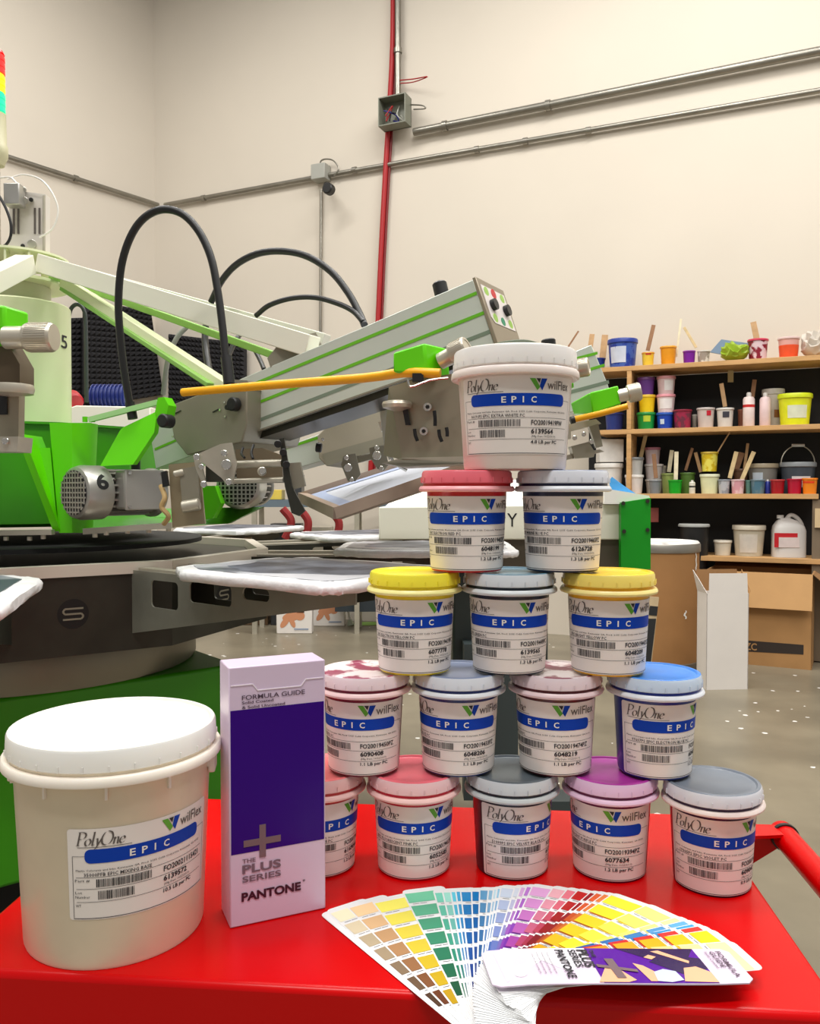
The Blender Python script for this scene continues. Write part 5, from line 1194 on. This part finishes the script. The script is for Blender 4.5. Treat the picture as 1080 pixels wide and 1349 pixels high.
# lowest shelf
pot(941, 965, 711, 731, 3, (216, 208, 190), 'small cream tub on the lowest shelf', rim=(222, 214, 198), lid=True, back=.14)
pot(966, 1009, 691, 732, 3, (200, 190, 168), 'cream bucket with paper label on the lowest shelf', rim=(206, 196, 176), lab=((216, 208, 196), -.6, .55, .12, .72), lid=True, back=.16, cat='bucket', name='paint_bucket')
def jug():
    b, r = pos(1018, 1062, 3, .15); h = (733-678)/F*b.y; t = thing('plastic_jug', 'translucent white jug with a red label on the lowest shelf', 'jug', b)
    gm = mat('milky_plastic', (206, 202, 198), .35); a0 = -math.atan2(b.x, b.y)
    M = Matrix.Translation(b + V((0, 0, .001))) @ Matrix.Rotation(a0 + .25, 4, 'Z')
    m = MB(); d = r*.62
    secs = [(1.0, 0), (1.0, .05), (1.0, .62), (.92, .74), (.62, .86), (.30, .93)]
    vs = []; k = 24
    for (s_, z_) in secs:
        for j in range(k):
            a = 2*PI*j/k; sx = math.copysign(abs(math.cos(a))**.5, math.cos(a)); sy = math.copysign(abs(math.sin(a))**.5, math.sin(a))
            vs.append(M @ V((sx*r*.95*s_ - (1-s_)*r*.3, sy*d*s_, z_*h)))
    m.add(vs, [(i*k+j, i*k+(j+1) % k, (i+1)*k+(j+1) % k, (i+1)*k+j) for i in range(len(secs)-1) for j in range(k)] + [tuple(range(k-1, -1, -1)), tuple((len(secs)-1)*k+j for j in range(k))])
    m.build('body', gm, t)
    MB().cyl(M @ V((-r*.30-r*.2, 0, h*.92)), M @ V((-r*.5, 0, h*1.0)), r*.2, 16).build('cap', gm, t)
    MB().tube([M @ V((-r*.15, 0, h*.90)), M @ V((r*.1, 0, h*1.0)), M @ V((r*.45, 0, h*.94)), M @ V((r*.72, 0, h*.78)), M @ V((r*.78, 0, h*.6))], r*.13, 10).build('handle', gm, t)
    m = MB(); m.box((-r*.97, -d*1.02, h*.24), (r*.35, -d*.99, h*.58), M=M); m.build('red_label', cupm((196, 30, 40)), t)
    m = MB(); m.box((-r*.72, -d*1.04, h*.24), (r*.45, -d*1.01, h*.48), M=M); m.build('white_label', cupm((220, 205, 202)), t)
jug()
t = thing('black_bucket', 'black bucket with a pale lid behind the brown drum', 'bucket', V((sf(914, 800).x, sf(914, 800, .1).y, 0)))
b = sf(914, 705, .08); M = Matrix.Translation((b.x, b.y, 0)); zt2 = sf(914, 690, .08).z
MB().lathe([(.08, .1), (.105, zt2-.02)], M, 24).build('body', black, t); MB().lathe([(.112, zt2-.02), (.112, zt2-.006), (.105, zt2), (.0001, zt2)], M, 24).build('lid', cupm((176, 178, 174)), t)
# ================================================================== things on the floor
dY = 5.65; dx = (871-540)/F*dY; dtop = at(871, 712, dY).z
t = thing('fibre_drum', 'tall brown fibre drum with white-splashed lid', 'drum', (dx, dY, 0)); M = Matrix.Translation((dx, dY, 0)); R = .25
MB().lathe([(R-.005, 0), (R+.002, .004), (R+.002, .055), (R-.002, .06)], M, 48).build('bottom_band', mat('dull_metal_band', (120, 112, 100), .5, .5), t)
MB().lathe([(R-.002, .06), (R-.002, dtop-.06)], M, 48).build('body', mat('drum_fibreboard', (164, 118, 70), .7, var=.1, scale=4), t)
MB().lathe([(R+.004, dtop-.07), (R+.006, dtop-.065), (R+.006, dtop-.02), (R+.001, dtop-.012)], M, 48).build('lid_band', mat('dull_metal_band2', (150, 146, 138), .4, .6), t)
MB().lathe([(R, dtop-.012), (R-.01, dtop), (R-.03, dtop-.01), (0.0001, dtop-.01)], M, 48).build('lid', mat('white_splashed_lid', (238, 236, 232), .5, c2=(120, 110, 96), scale=5, thr=(.3, .42)), t)
for (x, y0, y1) in ((906, 727, 753), (889, 805, 816)):
    pts = []; a = math.asin(max(-1, min(1, ((x-871)/F*dY)/R)))
    m = MB()
    for k in range(8):
        zz_ = at(540, y0 + (y1-y0)*k/7, dY-R).z; aa = a + random.uniform(-.03, .03) - .3*0; wdt = random.uniform(.01, .035)
        for s_ in (-1, 1): m.v.append(V((dx + (R+.0008)*math.sin(aa + s_*wdt*1.2 - math.atan2(dx, dY)*0), dY - (R+.0008)*math.cos(aa + s_*wdt*1.2), zz_)))
    for k in range(7): m.f.append([2*k, 2*k+1, 2*k+3, 2*k+2]); m.m.append(0); m.c.append(None)
    m.build('paint_drip', white, t, orient=False)
# tall white carton
a, b = atz(930, 909, 0), atz(985, 908, 0); t = thing('tall_carton', 'tall narrow open white carton standing on the floor', 'box', a)
ux = (b-a).normalized(); uy = V((-ux.y, ux.x, 0)); Wd = (b-a).length; D = .14; Ht = at(930, 782, a.y).z
m = MB()
q = [a, b, b + uy*D, a + uy*D]
for i in range(4):
    p0, p1 = q[i], q[(i+1) % 4]; nn = (p1-p0).normalized(); inw = V((-nn.y, nn.x, 0))
    m.prism([p0, p1, p1 + V((0, 0, Ht)), p0 + V((0, 0, Ht))], inw*.004)
m.build('body', whitec, t)
m = MB(); m.prism([a + V((0, 0, Ht)) + ux*.012, b + V((0, 0, Ht)) - ux*.006, b + V((0, 0, Ht+.12)) - ux*.012, a + V((0, 0, Ht+.12)) + ux*.014], uy*.003); m.build('flap', whitec, t)
m = MB(); m.prism([q[3] + V((0, 0, Ht)), q[0] + V((0, 0, Ht)), q[0] + V((0, 0, Ht+.08)) - ux*.03 + uy*.05, q[3] + V((0, 0, Ht+.13)) - ux*.03], ux*.003); m.build('flap', whitec, t)
m = MB(); m.prism([q[3] + V((0, 0, Ht)), q[2] + V((0, 0, Ht)), q[2] + V((0, 0, Ht+.13)) + uy*.02, q[3] + V((0, 0, Ht+.13)) + uy*.02], uy*.003); m.build('flap', cardd, t)
m = MB(); m.prism([q[2] + V((0, 0, Ht)), q[1] + V((0, 0, Ht)), q[1] + V((0, 0, Ht+.015)) + ux*.01, q[2] + V((0, 0, Ht+.13)) + ux*.02], ux*.003); m.build('flap', card, t)
# big cardboard box
a, b = atz(960, 873, 0), atz(1069, 883, 0); t = thing('cardboard_box', 'large open brown cardboard box behind the white carton', 'box', a)
ux = (b-a).normalized(); uy = V((-ux.y, ux.x, 0)); Wd = (b-a).length; D = .42; Ht = at(1069, 757, b.y).z
a = a - ux*.16; q = [a, b, b + uy*D, a + uy*D]; m = MB()
for i in range(4):
    p0, p1 = q[i], q[(i+1) % 4]; nn = (p1-p0).normalized(); inw = V((-nn.y, nn.x, 0))
    m.prism([p0, p1, p1 + V((0, 0, Ht)), p0 + V((0, 0, Ht))], inw*.006)
m.build('body', card, t)
m = MB(); m.prism([a + V((0, 0, Ht)), b + V((0, 0, Ht)), b + V((0, 0, Ht-.235)) - uy*.06, a + V((0, 0, Ht-.235)) - uy*.06], -uy*.005); m.build('front_flap', mat('light_cardboard', (196, 152, 100), .8, var=.06), t)
m = MB(); m.prism([q[3] + V((0, 0, Ht)), q[2] + V((0, 0, Ht)), q[2] + V((0, 0, Ht+.05)) + uy*.12, q[3] + V((0, 0, Ht+.05)) + uy*.12], uy*.005); m.build('back_flap', cardd, t)
m = MB(); m.prism([q[1] + V((0, 0, Ht)), q[2] + V((0, 0, Ht)), q[2] + V((0, 0, Ht-.12)) + ux*.2, q[1] + V((0, 0, Ht-.16)) + ux*.18], ux*.005); m.build('side_flap', cardd, t)
m = MB(); z0 = at(1000, 866, a.y).z
def BX(u, z): return b - ux*u + V((0, 0, z))
m.prism([BX(Wd, .085), BX(.05, .10), BX(.05, .165), BX(Wd, .165)], -uy*.0015); m.build('printed_band', mat('dark_print_band', (48, 38, 32), .7), t)
vs, fs = text_mesh('ZC', .02, 3); m = MB(); u1_ = b - ux*(Wd*.80); m.add([u1_ + ux*(x*.075) - uy*.003 + V((0, 0, .10 + y*.05)) for x, y in vs], fs); m.build('lettering', card, t, orient=False)
# two little picture cartons
skin = mat('printed_skin', (206, 142, 104), .6)
def picbox(x0, x1, y0, y1, label, flip):
    a, b = atz(x0, y1, 0), atz(x1, y1, 0); b.y = a.y; Ht = at(x0, y0, a.y).z; t = thing('picture_carton', label, 'box', a)
    m = MB(); m.prism([a, b, b + V((0, 0, Ht)), a + V((0, 0, Ht))], V((0, .12, 0))); m.build('body', whitec, t, bevel=.006)
    def Q(u, v): return a + (b-a)*u + V((0, -.001, v*Ht))
    m = MB()
    for (cu, cv, ru, rv, rot) in ((.42, .62, .26, .16, .3), (.66, .66, .14, .17, 0), (.24, .42, .09, .22, -.5), (.45, .42, .07, .2, .3)):
        cu_ = 1-cu if flip else cu; ro = -rot if flip else rot
        m.add([Q(cu_ + ru*math.cos(i*PI/8)*math.cos(ro) - rv*math.sin(i*PI/8)*math.sin(ro), cv + ru*math.cos(i*PI/8)*math.sin(ro) + rv*math.sin(i*PI/8)*math.cos(ro)) for i in range(16)], [tuple(range(16))])
        for v in m.v[-16:]: v.y -= .0005*len(m.f)
    m.build('printed_baby', skin, t, orient=False)
    m = MB(); c_ = .68 if not flip else .32; m.add([Q(c_ + .11*math.cos(i*PI/8), .78 + .10*math.sin(i*PI/8)) - V((0, .004, 0)) for i in range(9)], [tuple(range(9))]); m.build('printed_hair', cupm((70, 44, 30)), t, orient=False)
    m = MB(); m.add([Q(.5, .15) - V((0, .004, 0)), Q(.9, .15) - V((0, .004, 0)), Q(.9, .2) - V((0, .004, 0)), Q(.5, .2) - V((0, .004, 0))], [(0, 1, 2, 3)]); m.build('printed_line', cupm((150, 165, 190)), t, orient=False)
picbox(364, 411, 799, 835, 'white carton with a baby picture, the nearer and left one on the floor', False)
picbox(412, 454, 792, 825, 'white carton with a baby picture, partly behind the other one', False)
m = MB(); p = atz(484, 822, 0); m.add([p + V((.12*math.cos(i*PI/6)*(1+.3*math.sin(3*i)), .1*math.sin(i*PI/6), .004)) for i in range(12)], [tuple(range(12))]); m.add([v - V((0, 0, .003)) for v in m.v[:12]], [tuple(range(11, -1, -1))])
tag(m.build('paper_scrap', cupm((150, 220, 60))), 'lime green scrap lying on the concrete floor', 'paper')
t = thing('floor_brush', 'short white brush standing against the dark bench base', 'brush', atz(462, 824, 0)); p = atz(462, 824, 0)
MB().cyl(p + V((0, 0, .02)), p + V((-.05, .12, .2)), .012, 10).build('handle', white, t); MB().cyl(p, p + V((-.008, .01, .05)), .03, 12, r2=.02).build('bristles', cupm((200, 210, 190)), t)
# leaning marked board behind the right yellow pail
t = thing('marked_board', 'leaning tan board with black bands beside the brown drum', 'board', atz(855, 905, 0)); Yb = 4.9
m = MB(); m.prism([at(855, 786, Yb), at(868, 787, Yb), at(856, 893, Yb-.1), at(843, 893, Yb-.1)], V((0, .02, 0))); m.build('board', cupm((186, 164, 130)), t)
m = MB(); m.prism([at(856, 798, Yb-.013), at(866.5, 799, Yb-.013), at(865, 811, Yb-.024), at(854, 810, Yb-.024)], V((0, -.003, 0))); m.prism([at(854, 815, Yb-.03), at(864, 815, Yb-.03), at(856, 880, Yb-.09), at(846, 880, Yb-.09)], V((0, -.004, 0))); m.build('black_band', black, t)
# background: bench, motor unit, cream cabinet
bench = thing('work_bench', 'steel work bench with clutter behind the press', 'bench', V((at(450, 700, 6.9).x, 7.1, 0)))
zb4 = at(450, 668, 6.9).z
m = MB(); m.box((at(330, 668, 6.9).x, 6.9, zb4), (at(556, 668, 6.9).x, 7.3, zb4+.06)); m.build('top', mat('blue_grey_steel', (112, 128, 140), .4, .3), bench)
for x in (335, 470, 550):
    for yy in (6.93, 7.27):
        m = MB(); xx = at(x, 668, 6.93).x; m.box((xx-.02, yy-.02, 0), (xx+.02, yy+.02, zb4)); m.build('leg', steel, bench)
m = MB(); m.box((at(440, 668, 6.9).x, 6.95, .18), (at(556, 668, 6.9).x, 7.25, .36)); m.build('lower_tray', mat('slate_tray', (40, 48, 54), .5), bench)
for (x0, x1, y0, c, lab, nm) in ((505, 535, 640, (190, 150, 105), 'brown carton on the steel bench behind the screen', 'carton'), (540, 552, 648, (225, 222, 215), 'white carton at the bench end behind the screen', 'carton'), (352, 372, 645, (225, 200, 90), 'yellow sponge block on the steel bench', 'sponge'), (384, 398, 625, (60, 62, 66), 'dark box on the steel bench under the press head', 'box')):
    aa = at(x0, 660, 7.0); bb = at(x1, y0, 7.0); m = MB(); m.box((aa.x, 6.95, zb4+.061), (bb.x, 7.15, bb.z)); tag(m.build(nm, cupm(c), bevel=.004), lab, nm)
for (x0, x1, y0, c, lab, nm, yy) in ((300, 352, 700, (96, 74, 52), 'brown crate under the bench behind the pallets', 'crate', 7.36), (356, 396, 690, (48, 50, 54), 'dark crate under the bench behind the pallets', 'crate', 7.36), (402, 436, 694, (190, 182, 165), 'pale cabinet under the bench behind the pallets', 'cabinet', 7.55)):
    aa = at(x0, 700, yy); bb = at(x1, y0, yy); m = MB(); m.box((aa.x, yy, 0), (bb.x, yy+.2, bb.z)); tag(m.build(nm, cupm(c), bevel=.005), lab, nm)
for (x0, y0, x1, y1, lab) in ((432, 682, 445, 702, 'dark red strap hanging behind the pallets, rightmost of the three'), (392, 680, 404, 702, 'red strap hanging behind the pale pallet, middle one of three'), (372, 682, 380, 700, 'leftmost red strap behind the pallets')):
    p, q = at(x0, y0-12, 4.6), at(x1, y1, 4.6); tag(MB().tube([p, p.lerp(q, .5) + V((.03, 0, 0)), q, q - V((.02, 0, .04))], .022, 8).build('red_strap', mat('dark_red_strap', (140, 30, 32), .7)), lab, 'strap', 'red straps behind the pallets')
cab = at(90, 560, 4.2); m = MB(); m.prism([at(70, 620, 4.2), at(198, 620, 4.2), at(198, 536, 4.2), at(100, 534, 4.2), at(70, 545, 4.2)], V((0, .4, 0)))
cb = thing('control_cabinet', 'cream control cabinet behind the green press hub', 'cabinet', V((at(130, 600, 4.4).x, 4.4, 0)))
m.build('housing', creamw, cb, bevel=.005); xx0, xx1 = at(90, 600, 4.3).x, at(190, 600, 4.3).x
m = MB(); m.box((xx0, 4.3, 0), (xx1, 4.5, at(100, 619, 4.3).z)); m.build('pedestal', creamw, cb)
ztop = at(100, 536, 4.2).z
mo = thing('blue_motor', 'dark blue ribbed motor on the cream cabinet', 'motor', at(140, 530, 4.4)); p0, p1 = V((at(120, 518, 4.4).x, 4.42, ztop+.072)), V((at(166, 518, 4.4).x, 4.42, ztop+.072))
nb = mat('navy_casting', (20, 38, 110), .45); MB().cyl(p0, p1, .058, 24).build('housing', nb, mo)
for i in range(9): q = p0.lerp(p1, (i+.5)/9); MB().cyl(q - V((.003, 0, 0)), q + V((.003, 0, 0)), .07, 24).build('cooling_fin', nb, mo)
vv = thing('red_valve', 'red valve wheel between the cream column and blue motor', 'valve', at(97, 530, 4.3)); MB().cyl(at(94, 524, 4.3), at(99, 530, 4.25), .045, 16, bev=.008).build('wheel', cupm((176, 30, 40)), vv); MB().cyl(at(97, 519, 4.3), at(97, 536, 4.3), .012, 12).build('stem', steel, vv)
